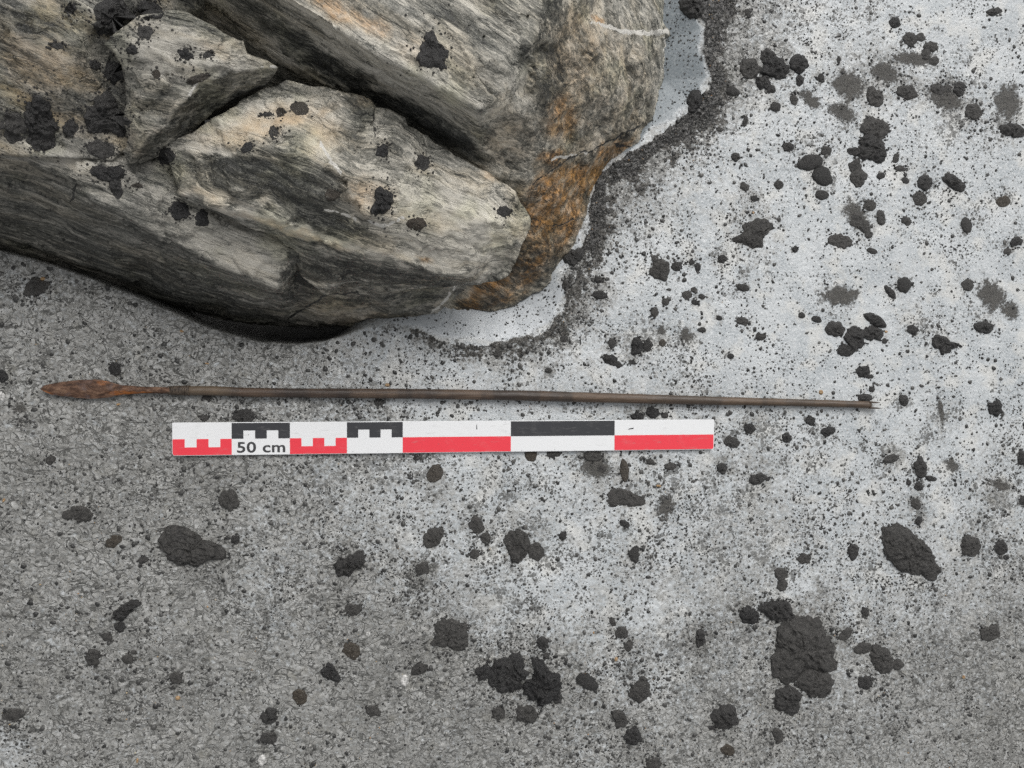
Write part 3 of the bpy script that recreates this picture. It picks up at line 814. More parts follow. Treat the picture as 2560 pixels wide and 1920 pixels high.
def ellipse(cx, cy, rx, ry, ang=0.0, n=28):
    t = np.linspace(0, 2 * np.pi, n, endpoint=False)
    a = math.radians(ang)
    x, y = rx * np.cos(t), ry * np.sin(t)
    return np.stack([cx + x * math.cos(a) - y * math.sin(a), cy + x * math.sin(a) + y * math.cos(a)], 1)


def radial(poly, n):
    """radius of a star-shaped outline in n directions from its centre"""
    poly = np.asarray(poly, float)
    c = (poly.min(0) + poly.max(0)) / 2 * .35 + poly.mean(0) * .65
    th = np.linspace(0, 2 * np.pi, n, endpoint=False)
    dx, dy = np.cos(th), np.sin(th)
    r = np.zeros(n)
    for i in range(len(poly)):
        a = poly[i] - c; b = poly[(i + 1) % len(poly)] - c
        e = b - a
        den = dx * e[1] - dy * e[0]
        with np.errstate(divide='ignore', invalid='ignore'):
            t = (a[0] * e[1] - a[1] * e[0]) / den
            s_ = (a[0] * dy - a[1] * dx) / den
        ok = (s_ >= -1e-6) & (s_ <= 1 + 1e-6) & (t > 0) & np.isfinite(t)
        r = np.where(ok, np.maximum(r, t), r)
    return c, th, np.maximum(r, .5)


def lump_mesh(poly, kind, seed, on_rock=False, hs=1.0):
    mat, hf, rag, _, _ = KIND[kind]
    poly = np.asarray(poly, float)
    size = math.sqrt(max(1.0, (poly[:, 0].max() - poly[:, 0].min()) * (poly[:, 1].max() - poly[:, 1].min()))) / 2      # measuring units
    segs = int(np.clip(size * 1.6, 14, 84)); rings = int(np.clip(size * .45, 5, 26))
    c, th, r = radial(poly, segs)
    q = np.stack([np.cos(th) * 1.3, np.sin(th) * 1.3, np.full(segs, seed * 3.7)], 1)
    r = r * np.clip(1 + rag * .42 * fbm(q, seed, 5, .62) + rag * .10 * fbm(q * 7, seed + 9, 2), .45, 1.7)
    if kind == 'F':
        r = r * 1.22
    H = min(size * hf / FD * CAM_LOC[2], .030) * hs
    tt = np.linspace(0, 1, rings + 1)[1:]
    tt = 1 - (1 - tt) ** 1.25
    U = np.concatenate([[c[0]], (c[0] + tt[:, None] * r * np.cos(th)).ravel()])
    W = np.concatenate([[c[1]], (c[1] + tt[:, None] * r * np.sin(th)).ravel()])
    T = np.concatenate([[0], np.repeat(tt, segs)])
    nrm = np.array([0, 0, 1.0])
    if on_rock:
        h0 = hit_rock(*c)
        base = np.zeros((len(U), 3)); last = np.array(h0[0])
        nn = np.zeros(3)
        for k in range(len(U)):
            h = hit_rock(U[k], W[k])
            if h is not None and (Vector(h[0]) - h0[0]).length < .05:
                last = np.array(h[0]); nn += np.array(h[1])
            base[k] = last
        nrm = nn / (np.linalg.norm(nn) + 1e-9)
        if nrm @ (CAM_LOC - base[0]) < 0:
            nrm = -nrm
    else:
        base = surf_pts(U, W)
    prof = (1 - T ** 2.4) ** .62
    s = seed * 7.31
    fr = 1 / max(size / FD * CAM_LOC[2], .002)
    lum = 1 + .42 * fbm(base * fr * 1.1 + s, seed + 5, 3)
    crease = np.abs(fbm(base * fr * 2.4 + s, seed + 6, 3))
    k = {'B': .42, 'G': .34, 'F': .5, 'S': .14, 'N': .35, 'Y': .1, 'Q': .1}[kind]
    h = H * prof * np.clip(lum if kind != 'S' else 1 + .1 * (lum - 1), .3, 2) * (1 - k + 1.5 * k * np.minimum(crease, .8))
    h += np.where(T < .97, min(.0011, H * .3) * fbm(base * 430, seed + 7, 3) * (0 if kind == 'S' else 1), 0)
    V = base + nrm * h[:, None]
    if kind != 'S' and kind != 'F':
        w_ = size / FD * CAM_LOC[2] * .10 * (T < .98)
        V[:, 0] += w_ * fbm(base * fr * 2.2 + s, seed + 11, 4, .6); V[:, 1] += w_ * fbm(base * fr * 2.2 + s, seed + 12, 4, .6)
        V += nrm * (H * .22 * prof * (.25 - np.abs(fbm(base * fr * 5.5 + s, seed + 13, 3))))[:, None]
    edge = base[-segs:] - nrm * (.0035 if on_rock else .0025)
    V = np.vstack([V, edge, [edge.mean(0)]])
    i = np.arange(segs); j = (i + 1) % segs
    F3 = np.stack([np.zeros(segs, int), 1 + j, 1 + i], 1)
    F4 = [np.stack([1 + a * segs + i, 1 + a * segs + j, 1 + (a + 1) * segs + j, 1 + (a + 1) * segs + i], 1) for a in range(rings)]
    lastv = len(V) - 1
    FB = np.stack([lastv + 0 * i, 1 + rings * segs + i, 1 + rings * segs + j], 1)
    return [F3] + F4 + [FB], V, mat, np.concatenate([T, np.ones(segs + 1)])


ORG = {}
for k_, (ox, oy) in zip('abcdefghijklmnop', [(x, y) for y in (0, 450, 900, 1395) for x in (0, 600, 1200, 1860)]):
    ORG[k_] = (ox * .8640625, oy * .8640625)
SCL = 700 / 2212 * .8640625


def conv(cr, shape):
    ox, oy = ORG[cr]
    if isinstance(shape, list):
        return np.array([(ox + x * SCL, oy + y * SCL) for x, y in shape])
    x, y, rx, ry = shape[:4]
    return ellipse(ox + x * SCL, oy + y * SCL, rx * SCL, ry * SCL, shape[4] if len(shape) > 4 else 0)


ITEMS = []      # object, label or None, short landmark name, centre, adjectives


def item(cr, kind, shapes, label=None, short=None, rock=False, hs=1.0, group=None):
    global SEED
    hs = hs * .85 if rock else hs
    SEED += 1
    _, _, _, name, cat = KIND[kind]
    polys = [conv(cr, s_) for s_ in shapes]
    if kind in 'YQ':
        polys = [p_.mean(0) + (p_ - p_.mean(0)) * .74 for p_ in polys]
    F, V, mat, rim = lump_mesh(polys[0], kind, SEED, rock, hs)
    org = V[-1].copy()
    me = mesh_np(name, V - org, F)
    attr(me, 'rim', rim)
    o = link(name, me, mat)
    o.location = org
    for p_ in polys[1:]:
        SEED += 1
        F, V, mat, rim = lump_mesh(p_, kind, SEED, rock, hs)
        me = mesh_np('lump', V - org, F)
        attr(me, 'rim', rim)
        link('lump', me, mat, o)
    c = polys[0].mean(0); ext = polys[0].max(0) - polys[0].min(0)
    if label:
        tag(o, label, cat)
    else:
        o['category'] = cat
    o['group'] = group or {'S': 'small dark pebbles on the ice', 'F': 'flat silt smears on the ice', 'Y': 'bright grains in the mud', 'Q': 'bright grains in the mud'}.get(
        kind, 'dark mud clumps scattered on the ice') if not rock else 'dabs of soil on the rocks'
    ITEMS.append([o, label, short, c, kind, ext, rock])
    return o


SEED = 1000
# --- large clumps and stones, one by one
item('i', 'G', [[(1265, 1400), (1300, 1340), (1380, 1295), (1470, 1310), (1550, 1370), (1640, 1440), (1720, 1470), (1780, 1530), (1795, 1560), (1760, 1590), (1650, 1595), (1540, 1610), (1480, 1635), (1400, 1615), (1310, 1580), (1275, 1510)]],
     'large teardrop shaped black stone lying in the grey mud under the scale bar', 'the teardrop stone')
item('k', 'G', [[(190, 1440), (215, 1370), (285, 1318), (350, 1345), (395, 1390), (400, 1470), (385, 1540), (340, 1590), (290, 1605), (245, 1590), (225, 1520)], (440, 1510, 66, 76)],
     'dark heart shaped clump with a rounded lump stuck to its side', 'the heart shaped clump', hs=.9)
item('p', 'G', [[(300, 500), (400, 450), (520, 455), (585, 490), (625, 560), (690, 640), (722, 740), (705, 830), (690, 890), (600, 880), (480, 880), (420, 940), (380, 985), (290, 985), (240, 920), (225, 820), (262, 750), (272, 650), (288, 570)], (565, 985, 145, 112)],
     'biggest mud clump, broad and folded, with a round lobe bulging from its foot', 'the biggest clump', hs=.85)
item('p', 'B', [(345, 1120, 122, 112, 20)], 'rounded black clump tucked just below the biggest mud clump', 'the rounded clump below it')
item('p', 'B', [[(105, 400), (160, 350), (230, 330), (290, 325), (345, 350), (385, 410), (395, 460), (330, 490), (260, 510), (190, 480), (140, 430)]], 'ragged black clump touching the top of the biggest mud clump', 'the ragged clump above it')
item('p', 'B', [(38, 455, 76, 72)], 'round dark clump beside the ragged one, above the biggest mud clump', None)
item('p', 'G', [(1080, 790, 85, 130, -28), (940, 715, 72, 48, -15), (1215, 840, 50, 45)], 'three lobed dark clump lying beside the biggest mud clump', 'the three lobed clump')
item('l', 'G', [[(1075, 1390), (1110, 1310), (1180, 1290), (1290, 1315), (1340, 1375), (1420, 1430), (1470, 1510), (1510, 1590), (1575, 1640), (1580, 1700), (1530, 1745), (1440, 1735), (1400, 1700), (1290, 1690), (1240, 1640), (1130, 1580), (1090, 1500)]],
     'large oval grey black stone with grooves, lying past the end of the arrow', 'the grooved oval stone', hs=.75)
item('o', 'B', [[(60, 900), (130, 810), (230, 785), (270, 760), (310, 752), (345, 790), (378, 880), (372, 960), (310, 1020), (270, 1060), (160, 1072), (95, 1020), (62, 970)], (30, 905, 70, 60, -20)],
     'broad crumbly black clump of a touching pair, on the side towards the teardrop', 'the crumbly black pair')
item('o', 'B', [[(405, 810), (450, 775), (495, 800), (530, 860), (590, 920), (665, 985), (650, 1050), (600, 1110), (545, 1180), (500, 1190), (430, 1160), (350, 1100), (312, 1040), (345, 970), (425, 950), (440, 880)], (610, 1100, 45, 50)],
     'tall crumbly black clump of the touching pair, with small bits at its foot', None)
item('o', 'S', [[(738, 950), (790, 912), (850, 910), (905, 950), (940, 1010), (930, 1045), (880, 1050), (820, 1030), (770, 1000)]], 'smooth flat oval black pebble beside the crumbly black pair', 'the smooth oval pebble')
item('o', 'G', [(1262, 1060, 98, 82, -20), (1287, 955, 30, 26)], 'flattish dark clump with a small knob on top, past the smooth oval pebble', None)
item('o', 'G', [(372, 1235, 92, 72, 15)], 'dark clump directly under the crumbly black pair', None)
item('o', 'G', [(145, 1225, 56, 52, -40)], 'small dull clump under the broad crumbly clump', None)
item('o', 'G', [(1100, 1270, 60, 84, -30)], 'dull dark clump leaning on the ribbed stone near the photo bottom', None)
item('o', 'B', [(1212, 1408, 66, 78, 10)], 'ribbed dark rounded stone near the photo bottom, under a duller clump', 'the ribbed stone')
item('o', 'B', [(1925, 1262, 108, 96, -20), (1830, 1340, 30, 20)], 'black rounded clump with a ragged rim, below the biggest clump', 'the ragged round clump')
item('o', 'B', [(1740, 632, 42, 82, 8)], 'narrow upright black clump standing alone between the heart and the biggest clump', 'the narrow upright clump')
item('o', 'G', [(1120, 590, 56, 50), (1045, 500, 24, 44, -20)], 'dull grey clump with a thin tail pointing up to the heart', None)
item('o', 'G', [(1176, 695, 34, 46, 20)], 'small forked dark clump under the tailed grey clump', None)
item('o', 'B', [(497, 675, 50, 62, -10), (522, 775, 30, 32)], 'black clump with a small bead hanging under it, above the crumbly pair', None)
item('n', 'G', [[(1540, 520), (1600, 480), (1700, 490), (1810, 530), (1790, 640), (1760, 720), (1680, 730), (1630, 700), (1520, 720), (1490, 680), (1530, 640)]], 'square looking dark clump in the mud, between the teardrop and the crumbly pair', 'the square clump', hs=.7)
item('n', 'B', [[(745, 60), (790, -10), (830, 10), (870, -40), (940, -55), (990, -20), (1000, 30), (960, 90), (900, 90), (860, 160), (800, 170), (765, 120)]], 'twisted glossy clump in the mud beyond the tip of the teardrop', 'the twisted clump')
item('n', 'G', [(1440, 85, 58, 54)], 'round dark pebble of clay between the twisted clump and the heart', None)
item('n', 'B', [[(632, 880), (700, 815), (735, 850), (770, 890), (790, 960), (760, 990), (700, 960), (650, 930)]], 'shell shaped shiny dark stone in the lower mud', 'the shell shaped stone')
item('n', 'G', [(895, 405, 76, 46, -5)], 'flat dark lens of mud under the twisted clump', None)
item('n', 'N', [(880, 730, 80, 64, 50)], 'dark brown mud stain with white crystals above it', None)
item('n', 'G', [(1410, 880, 72, 42, -25)], 'dark curl of mud beside a white crystal patch', None)
item('n', 'B', [(235, 1250, 68, 60, -20)], 'dark round bead half sunk in mud at the bottom, under the shell shaped stone', None)
item('n', 'G', [(230, 1420, 72, 48)], 'flat dull grey patch under the sunk bead near the bottom edge', None)
item('n', 'G', [(1050, 1210, 64, 46, 20)], 'flat dull dark patch between the sunk bead and the crumbly pair', None)
item('n', 'N', [(470, 1100, 60, 66)], 'brownish wet clump just above the sunk bead', None)
item('m', 'B', [[(880, 500), (900, 430), (960, 370), (1050, 325), (1140, 345), (1100, 380), (1040, 400), (1020, 450), (970, 490)], (948, 545, 46, 46)], 'mussel shaped black piece in the mud under the teardrop, with a bead beside it', 'the mussel shaped piece')
item('m', 'G', [(845, 620, 45, 38)], 'dull bead of mud next under the mussel shaped piece', None)
item('m', 'G', [(738, 785, 60, 72, 10)], 'dark clump below the mussel shaped piece with a thin streak under it', None)
item('m', 'G', [(1010, 800, 46, 46), (1060, 745, 30, 18, 20)], 'lumpy dark clump below the mussel shaped piece, on its teardrop side', None)
item('m', 'G', [(1390, 945, 62, 48, 10)], 'half sunk dark clump in the lower mud, in line with the teardrop tip', None)
item('m', 'G', [(105, 1240, 92, 50, -5)], 'long dark half sunk clump by the pale ice patch in the bottom corner', None)
item('i', 'G', [(645, 1210, 92, 62, 15), (535, 1225, 50, 44)], 'dark clump with a round knob at one end, below the rusty arrowhead', 'the knobbed clump')
item('i', 'G', [(1810, 1110, 82, 82, 20)], 'rounded dark clump just below the printed 50 cm', 'the clump under the lettering')
item('i', 'B', [(1856, 1420, 43, 34)], 'small glossy black pebble beside the neck of the teardrop', None)
item('i', 'N', [(900, 1430, 78, 42, -25)], 'brownish angular piece beside the fat end of the teardrop', None)
item('i', 'G', [(1130, 1580, 46, 30, -10)], 'small dark bit off the lower fat end of the teardrop', None)
item('i', 'G', [(400, 790, 44, 36, -25)], 'dark pebble in the mud under the tip of the arrowhead', None)
item('i', 'B', [(22, 130, 42, 52)], 'black pebble at the photo edge, beyond the tip of the arrowhead', None)
item('i', 'B', [(910, 65, 56, 50, 25)], 'glossy angular black chip just above the rusty arrowhead', 'the chip above the arrowhead')
item('i', 'G', [(1612, 458, 36, 30)], 'dark bit against the top edge of the first white block of the bar', None)
item('i', 'B', [(1925, 448, 92, 52, -8)], 'black clump against the top of the bar above the printed 50 cm', 'the clump on top of the bar')
item('i', 'G', [(1635, 300, 42, 20, 5)], 'dark bit pressed under the arrow shaft just behind its binding', None)
item('i', 'F', [(150, 380, 80, 44, -10)], 'brownish flat mud patch at the photo edge beside the arrowhead tip', None)
item('e', 'G', [[(205, 880), (220, 810), (250, 750), (300, 770), (350, 800), (410, 820), (400, 860), (360, 890), (280, 915), (220, 910)]], 'wet dark clump beside an orange crumb, near the black gap', 'the clump by the orange crumb')
# --- scale bar and shaft side
item('j', 'N', [(1540, 900, 56, 84, 20)], 'brown crumbly debris just below the middle of the scale bar', None)
item('j', 'G', [(1098, 335, 40, 32)], 'dark speck clump hanging under the arrow shaft above the bar', None)
item('j', 'G', [(1530, 1395, 108, 66, -38)], 'long tilted grey clump above the heart, towards the teardrop', None)
item('j', 'G', [(1866, 1300, 54, 74, -15), (1938, 1405, 42, 42)], 'dark two bead clump shaped like a peanut, next to the heart', 'the peanut clump')
item('j', 'G', [(1852, 1530, 42, 42, 45)], 'small diamond shaped dark clump between the peanut and the heart', None)
item('k', 'G', [(890, 750, 70, 54), (960, 860, 40, 30)], 'wet lump half hidden under the lower edge of the scale bar', 'the lump under the bar')
item('k', 'F', [(915, 850, 130, 100, 20)], 'wet brown smear spreading from the lump under the bar', None)
item('k', 'G', [(580, 742, 60, 30)], 'dark piece poking out under the bar beside the wet lump', None)
item('k', 'N', [(405, 758, 52, 46)], 'brownish clump just below the second long red block', None)
item('k', 'N', [(1140, 870, 36, 90, -8)], 'narrow brown crumbly streak below the last dark bar block', None)
item('k', 'G', [[(998, 1110), (1020, 1040), (1070, 1000), (1130, 1015), (1190, 1040), (1260, 1070), (1298, 1100), (1270, 1150), (1180, 1170), (1120, 1140), (1040, 1165)]], 'broad flat dark crumbly patch below the bar end, above the half moon stone', 'the broad dark patch', hs=.45)
item('k', 'F', [(1460, 1150, 84, 112, 15)], 'grey brown smear beside the broad dark patch', None)
item('k', 'S', [[(1165, 1530), (1190, 1480), (1245, 1452), (1258, 1500), (1255, 1570), (1262, 1600), (1225, 1612), (1190, 1580)]], 'half moon shaped black stone between the heart and the grooved oval stone', 'the half moon stone')
item('k', 'B', [(655, 1390, 34, 34)], 'small round black pebble midway between the heart and the half moon stone', None)
item('k', 'B', [(1142, 1292, 42, 28, 20)], 'small dark chip between the broad dark patch and the half moon stone', None)
item('k', 'B', [(1240, 445, 56, 34, 5)], 'black lump half hidden behind the top edge of the bar near its plain end', None)
item('k', 'B', [(1362, 415, 56, 48, 15)], 'glossy black pebble between the arrow shaft and the plain end of the bar', 'the pebble between shaft and bar')
item('k', 'G', [(1462, 440, 32, 24)], 'dull bit next to the glossy pebble between the shaft and bar', None)
item('k', 'B', [(2128, 540, 52, 40, 15)], 'black pebble just past the plain end of the bar', 'the pebble past the bar end')
item('k', 'G', [(1985, 648, 64, 46, 20)], 'dull dark clump beside the plain end of the bar', None)
item('k', 'B', [(1910, 855, 42, 46)], 'black pebble diagonally below the plain end of the bar', None)
item('k', 'G', [(1502, 838, 46, 34)], 'dull grey bit below the last red block of the bar', None)
item('k', 'G', [(1345, 805, 38, 24, 20)], 'small dull chip just below the last red block', None)
# --- tail end of the arrow
item('l', 'B', [(110, 940, 72, 42, -15), (185, 940, 22, 18)], 'glossy oval black clump with a small bead, below the bar end', 'the glossy oval clump')
item('l', 'B', [(665, 565, 62, 40, -5)], 'black pebble with pointed ends below the arrow tail', 'the pointed black pebble')
item('l', 'B', [(525, 480, 42, 40)], 'black pebble just under the thin end of the shaft', None)
item('l', 'B', [(340, 612, 44, 46, -20)], 'black pebble beside a ring shaped mark in the ice', None)
item('l', 'B', [(945, 92, 54, 48, 10), (1000, 130, 28, 20)], 'black clump above the arrow nock', 'the clump above the nock')
item('l', 'B', [(955, 300, 62, 36, -8)], 'black clump pressed against the top of the arrow nock', None)
item('l', 'S', [(1010, 232, 27, 26)], 'small angular stone just above the arrow nock', None)
item('l', 'B', [(1262, 318, 40, 58, -30)], 'black wedge shaped clump straight past the arrow nock', 'the wedge past the nock')
item('l', 'B', [(1985, 382, 64, 66)], 'squarish dark clump with a stalk, alone on the ice by the photo edge', 'the stalked clump')
item('l', 'B', [(1395, 850, 50, 92, -10), (1478, 938, 44, 26, 15), (1378, 1000, 36, 34), (1300, 970, 24, 24)], 'spiky black clump of several bits above the grooved oval stone', 'the spiky clump')
item('l', 'G', [(1355, 1135, 50, 40, 45)], 'dull clump between the spiky clump and the grooved oval stone', None)
item('l', 'B', [(1378, 1272, 28, 40, 15)], 'small black chip against the top of the grooved oval stone', None)
item('l', 'G', [(1790, 1470, 86, 92, -10)], 'blocky dark clump beside the grooved oval stone', 'the blocky clump')
item('l', 'B', [(2032, 1482, 54, 56, -10), (2070, 1560, 26, 20)], 'dark clump with a tiny bead, beyond the blocky clump', None)
item('l', 'B', [(2192, 770, 32, 68)], 'black clump cut by the photo edge, level with the spiky clump', None)
item('l', 'B', [(2200, 1110, 30, 38)], 'small black clump cut by the photo edge, above the blocky clump', None)
item('l', 'B', [(863, 1510, 44, 68, 8)], 'upright dark clump between the grooved oval stone and the half moon stone', 'the upright dark clump')
item('l', 'G', [(475, 1572, 54, 46)], 'dull grey bead between the upright clump and the half moon stone', None)
item('l', 'F', [(1555, 400, 26, 130, -8)], 'long grey furrow of silt in the ice past the arrow nock', None)
item('l', 'G', [(1160, 780, 68, 30, -15)], 'grey flat chip beside the spiky clump', None)
item('l', 'F', [(1635, 830, 70, 56, 30)], 'faint grey smear beside the spiky clump, away from the bar', None)
item('l', 'F', [(2010, 985, 110, 40, 15)], 'pale grey smear by the photo edge between the spiky and the stalked clump', None)
item('p', 'G', [(290, 130, 52, 58), (300, 215, 46, 50)], 'dark clump of two stacked bits above the ragged black clump', None)
item('p', 'G', [(800, 605, 66, 42, -35)], 'dull tilted chip by the shoulder of the biggest clump', None)
item('p', 'B', [(955, 980, 60, 58)], 'round dark clump between the three lobed clump and the biggest one', None)
item('p', 'B', [(960, 430, 32, 42)], 'small dark bead above the three lobed clump', None)
item('p', 'G', [(1945, 590, 84, 62, -20)], 'bluish grey flat clump alone in the mud by the photo edge', 'the bluish flat clump')
item('p', 'G', [(265, 1395, 40, 70, -20)], 'thin upright black sliver under the rounded clump near the bottom', None)
item('o', 'N', [(1962, 1520, 62, 44, 25)], 'brown chip under the ragged round clump', None)
item('o', 'G', [(1370, 1625, 64, 50)], 'dark clump cut by the bottom edge of the photo', None)
# --- pale ice, upper part
item('d', 'B', [(245, 540, 120, 90, 10), (185, 450, 60, 66), (432, 510, 76, 78, -25), (150, 650, 66, 60), (212, 705, 40, 36), (440, 635, 32, 46)], 'large ragged black clump of many lobes, highest big clump on the ice near the boulder', 'the many lobed clump')
item('d', 'G', [(40, 540, 90, 80)], 'gritty brown black heap between the many lobed clump and the boulder', None)
item('d', 'G', [(1312, 310, 62, 60), (1395, 295, 36, 36), (1480, 370, 58, 44), (1440, 425, 38, 52), (1500, 480, 46, 38)], 'chain of dark clumps bending like a hook, near the top edge of the ice', 'the hooked chain')
item('d', 'F', [(1330, 465, 200, 58, 5)], 'flat grey smear lying under the hooked chain', None)
item('d', 'B', [(1192, 180, 44, 44)], 'black pebble between the hooked chain and the top edge', None)
item('d', 'S', [(748, 475, 15, 36)], 'thin black sliver above the brownish silt patch', None)
item('d', 'B', [(612, 618, 30, 38)], 'black pebble between the many lobed clump and the silt patch', None)
item('d', 'F', [(815, 670, 150, 135, 20)], 'large brownish silt patch in the middle of the upper ice', 'the brownish silt patch')
item('d', 'F', [(1105, 575, 135, 95, 25)], 'grey silt patch between the brownish patch and the hooked chain', None)
item('d', 'F', [(770, 880, 130, 70, 25)], 'mottled grey silt film below the brownish silt patch', None)
item('d', 'G', [(1035, 770, 62, 90, -38)], 'dark tilted stone at the edge of the brownish silt patch', 'the tilted stone')
item('d', 'G', [(1290, 730, 88, 54, 15)], 'dark stone in a wet ring beside the tilted stone', None)
item('d', 'B', [(1975, 92, 80, 30, -12)], 'long black clump near the top corner of the ice', None)
item('d', 'G', [(1530, 705, 66, 44, 15), (1605, 700, 40, 34)], 'dark clump in a grey smear, towards the top corner from the tilted stone', None)
item('d', 'B', [(1702, 705, 46, 68, 15)], 'black clump with a thin stick rising from it', 'the clump with a stick')
item('d', 'F', [(1590, 780, 160, 100, 25)], 'grey silt smear under the clump with a stick', None)
item('d', 'G', [(1810, 880, 70, 62, 35)], 'brown grey lump at the lower end of the smear with a stick', None)
item('d', 'B', [(2115, 1030, 118, 56, 12)], 'black folded clump by the photo edge on the upper ice', 'the folded clump')
item('d', 'F', [(2080, 800, 120, 180, 15)], 'broad grey silt patch by the photo edge above the folded clump', None)
item('d', 'S', [(248, 845, 46, 42)], 'round grey pebble below the many lobed clump', None)
item('d', 'G', [(395, 790, 32, 44, -10)], 'small pointed clump below the many lobed clump', None)
item('d', 'F', [(510, 780, 110, 58, 40)], 'curved grey smear below the many lobed clump', None)
item('d', 'G', [(1035, 1015, 110, 88, 10)], 'grey upper block of the tall clump on the upper ice', None)
item('d', 'B', [(1005, 1170, 112, 112, 30), (880, 1195, 70, 36, 5), (1060, 1240, 60, 50)], 'tall ragged black clump in the middle of the upper ice', 'the tall ragged clump')
item('d', 'G', [(880, 1312, 54, 54), (900, 1405, 66, 72, -10)], 'dull dark pair of bits just below the tall ragged clump', None)
item('d', 'B', [(350, 1160, 46, 42)], 'dark pebble beside a tiny amber grain', None)
item('d', 'G', [(650, 1192, 46, 38)], 'dark pebble just above the two grey stones', None)
item('d', 'S', [(525, 1282, 105, 62, -15)], 'upper of two touching smooth grey stones on the ice', 'the two grey stones')
item('d', 'S', [(622, 1392, 72, 92, -35)], 'lower of two touching smooth grey stones on the ice', None)
item('d', 'S', [(612, 1542, 56, 40)], 'smooth grey pebble just below the two grey stones', None)
item('d', 'S', [(275, 1460, 38, 38)], 'round dark pebble to the side of the two grey stones, towards the boulder', None)
item('d', 'S', [(80, 1565, 32, 20)], 'small flat pebble on the pale ice between the boulder and the two grey stones', None)
item('d', 'G', [(1200, 1248, 24, 48, 15)], 'thin dark clump beside the tall ragged clump', None)
item('d', 'G', [(1235, 1332, 46, 26, 10)], 'flat dark chip below the thin dark clump', None)
item('d', 'S', [(1080, 1390, 38, 26, -25)], 'grey pebble between the dull pair and the flat dark chip', None)
item('d', 'S', [(1275, 1425, 34, 28, 30)], 'dark pebble below the flat dark chip', None)
item('d', 'B', [(1432, 1448, 60, 62, -10)], 'dark blocky clump, upper of two on the pale ice', None)
item('d', 'G', [(1385, 1570, 58, 58)], 'dull grey clump, lower of two on the pale ice', None)
item('d', 'B', [(1650, 1440, 104, 52, 36)], 'long tilted dark clump on the pale ice', 'the long tilted clump')
item('d', 'N', [(2050, 1590, 60, 46, -15)], 'brown black clump under a white icy patch by the photo edge', None)
item('h', 'F', [(870, 260, 95, 120, -25)], 'grey smear under the C shaped ring of lumps', None)
item('h', 'G', [(945, 365, 50, 66, -30), (890, 295, 50, 34, 10), (985, 430, 34, 34), (875, 340, 44, 34)], 'curled grey lumps forming the fat half of the C shaped ring', 'the C shaped ring')
item('h', 'G', [(992, 200, 56, 44), (1080, 295, 36, 70, -10)], 'curled grey lumps forming the thin half of the C shaped ring', None)
item('h', 'G', [(760, 480, 112, 54, 10)], 'flat oval grey clump below the C shaped ring', 'the flat oval clump', hs=.5)
item('h', 'S', [(1010, 560, 46, 24, 20)], 'grey pebble between the flat oval clump and the C shaped ring', None)
item('g', 'G', [[(1960, 470), (2030, 440), (2075, 400), (2070, 350), (2130, 330), (2180, 300), (2240, 290), (2310, 330), (2345, 380), (2290, 410), (2240, 470), (2220, 520), (2150, 545), (2060, 505)]], 'ragged flat grey black clump between the boulder and the C shaped ring', 'the ragged flat clump', hs=.5)
item('h', 'S', [(1757, 358, 44, 64, -15)], 'dark oval pebble between the C shaped ring and the photo edge', None)
item('h', 'B', [(2150, 485, 54, 40, -10)], 'black pebble at the photo edge, upper of two', None)
item('h', 'G', [(2080, 562, 36, 28)], 'dull pebble at the photo edge, lower of two', None)
item('h', 'G', [(1282, 322, 44, 36, 20)], 'small dark clump beside the thin half of the C shaped ring', None)
item('h', 'B', [(402, 548, 26, 28)], 'black pebble with a hair thin streak by the ragged flat clump', None)
item('h', 'F', [[(590, 900), (670, 840), (730, 810), (800, 830), (830, 860), (930, 860), (965, 880), (900, 940), (840, 1000), (740, 1010), (650, 1000), (600, 960)]], 'flat star edged grey mud patch above the four lobed clump', 'the star edged patch', hs=1.6)
item('h', 'S', [(1265, 830, 60, 68, -10)], 'dark angular stone beside the star edged patch', 'the angular stone')
item('h', 'B', [(1155, 885, 28, 66, -38)], 'narrow black clump between the star edged patch and the angular stone', None)
item('h', 'F', [(1950, 910, 120, 150, -35), (2100, 1030, 80, 90)], 'long brown silt patch by the photo edge', 'the long brown patch', hs=1.3)
item('h', 'G', [(1768, 832, 52, 48)], 'dark round lump at the upper end of the long brown patch', None)
item('h', 'B', [(865, 1250, 82, 102, -15), (720, 1182, 76, 66, 10), (1030, 1105, 92, 46, 32), (1010, 1210, 92, 62, 10), (805, 1345, 66, 52)], 'big black clump of four or five rounded lobes on the pale ice', 'the four lobed clump')
item('h', 'B', [(1330, 1185, 46, 38, 20)], 'black pebble beside the four lobed clump', None)
item('h', 'B', [(1890, 1165, 84, 50, 10)], 'glossy black clump sitting in a pale ring below the long brown patch', 'the clump in a pale ring')
item('h', 'B', [[(1485, 1250), (1520, 1210), (1580, 1235), (1640, 1275), (1695, 1290), (1680, 1325), (1620, 1365), (1560, 1372), (1530, 1330), (1490, 1300)]], 'angular black clump like a boot between the four lobed clump and the pale ring', 'the boot shaped clump')
item('h', 'S', [(455, 1070, 28, 28)], 'round grey pebble beside the four lobed clump, boulder side', None)
item('h', 'S', [(575, 1100, 46, 26, 15)], 'flat grey pebble just beside the four lobed clump, boulder side', None)
item('h', 'G', [(135, 1240, 46, 28, -5)], 'flat dark chip alone between the boulder and the four lobed clump', None)
item('h', 'S', [(1110, 1272, 22, 24)], 'small round pebble at the foot of the four lobed clump', None)
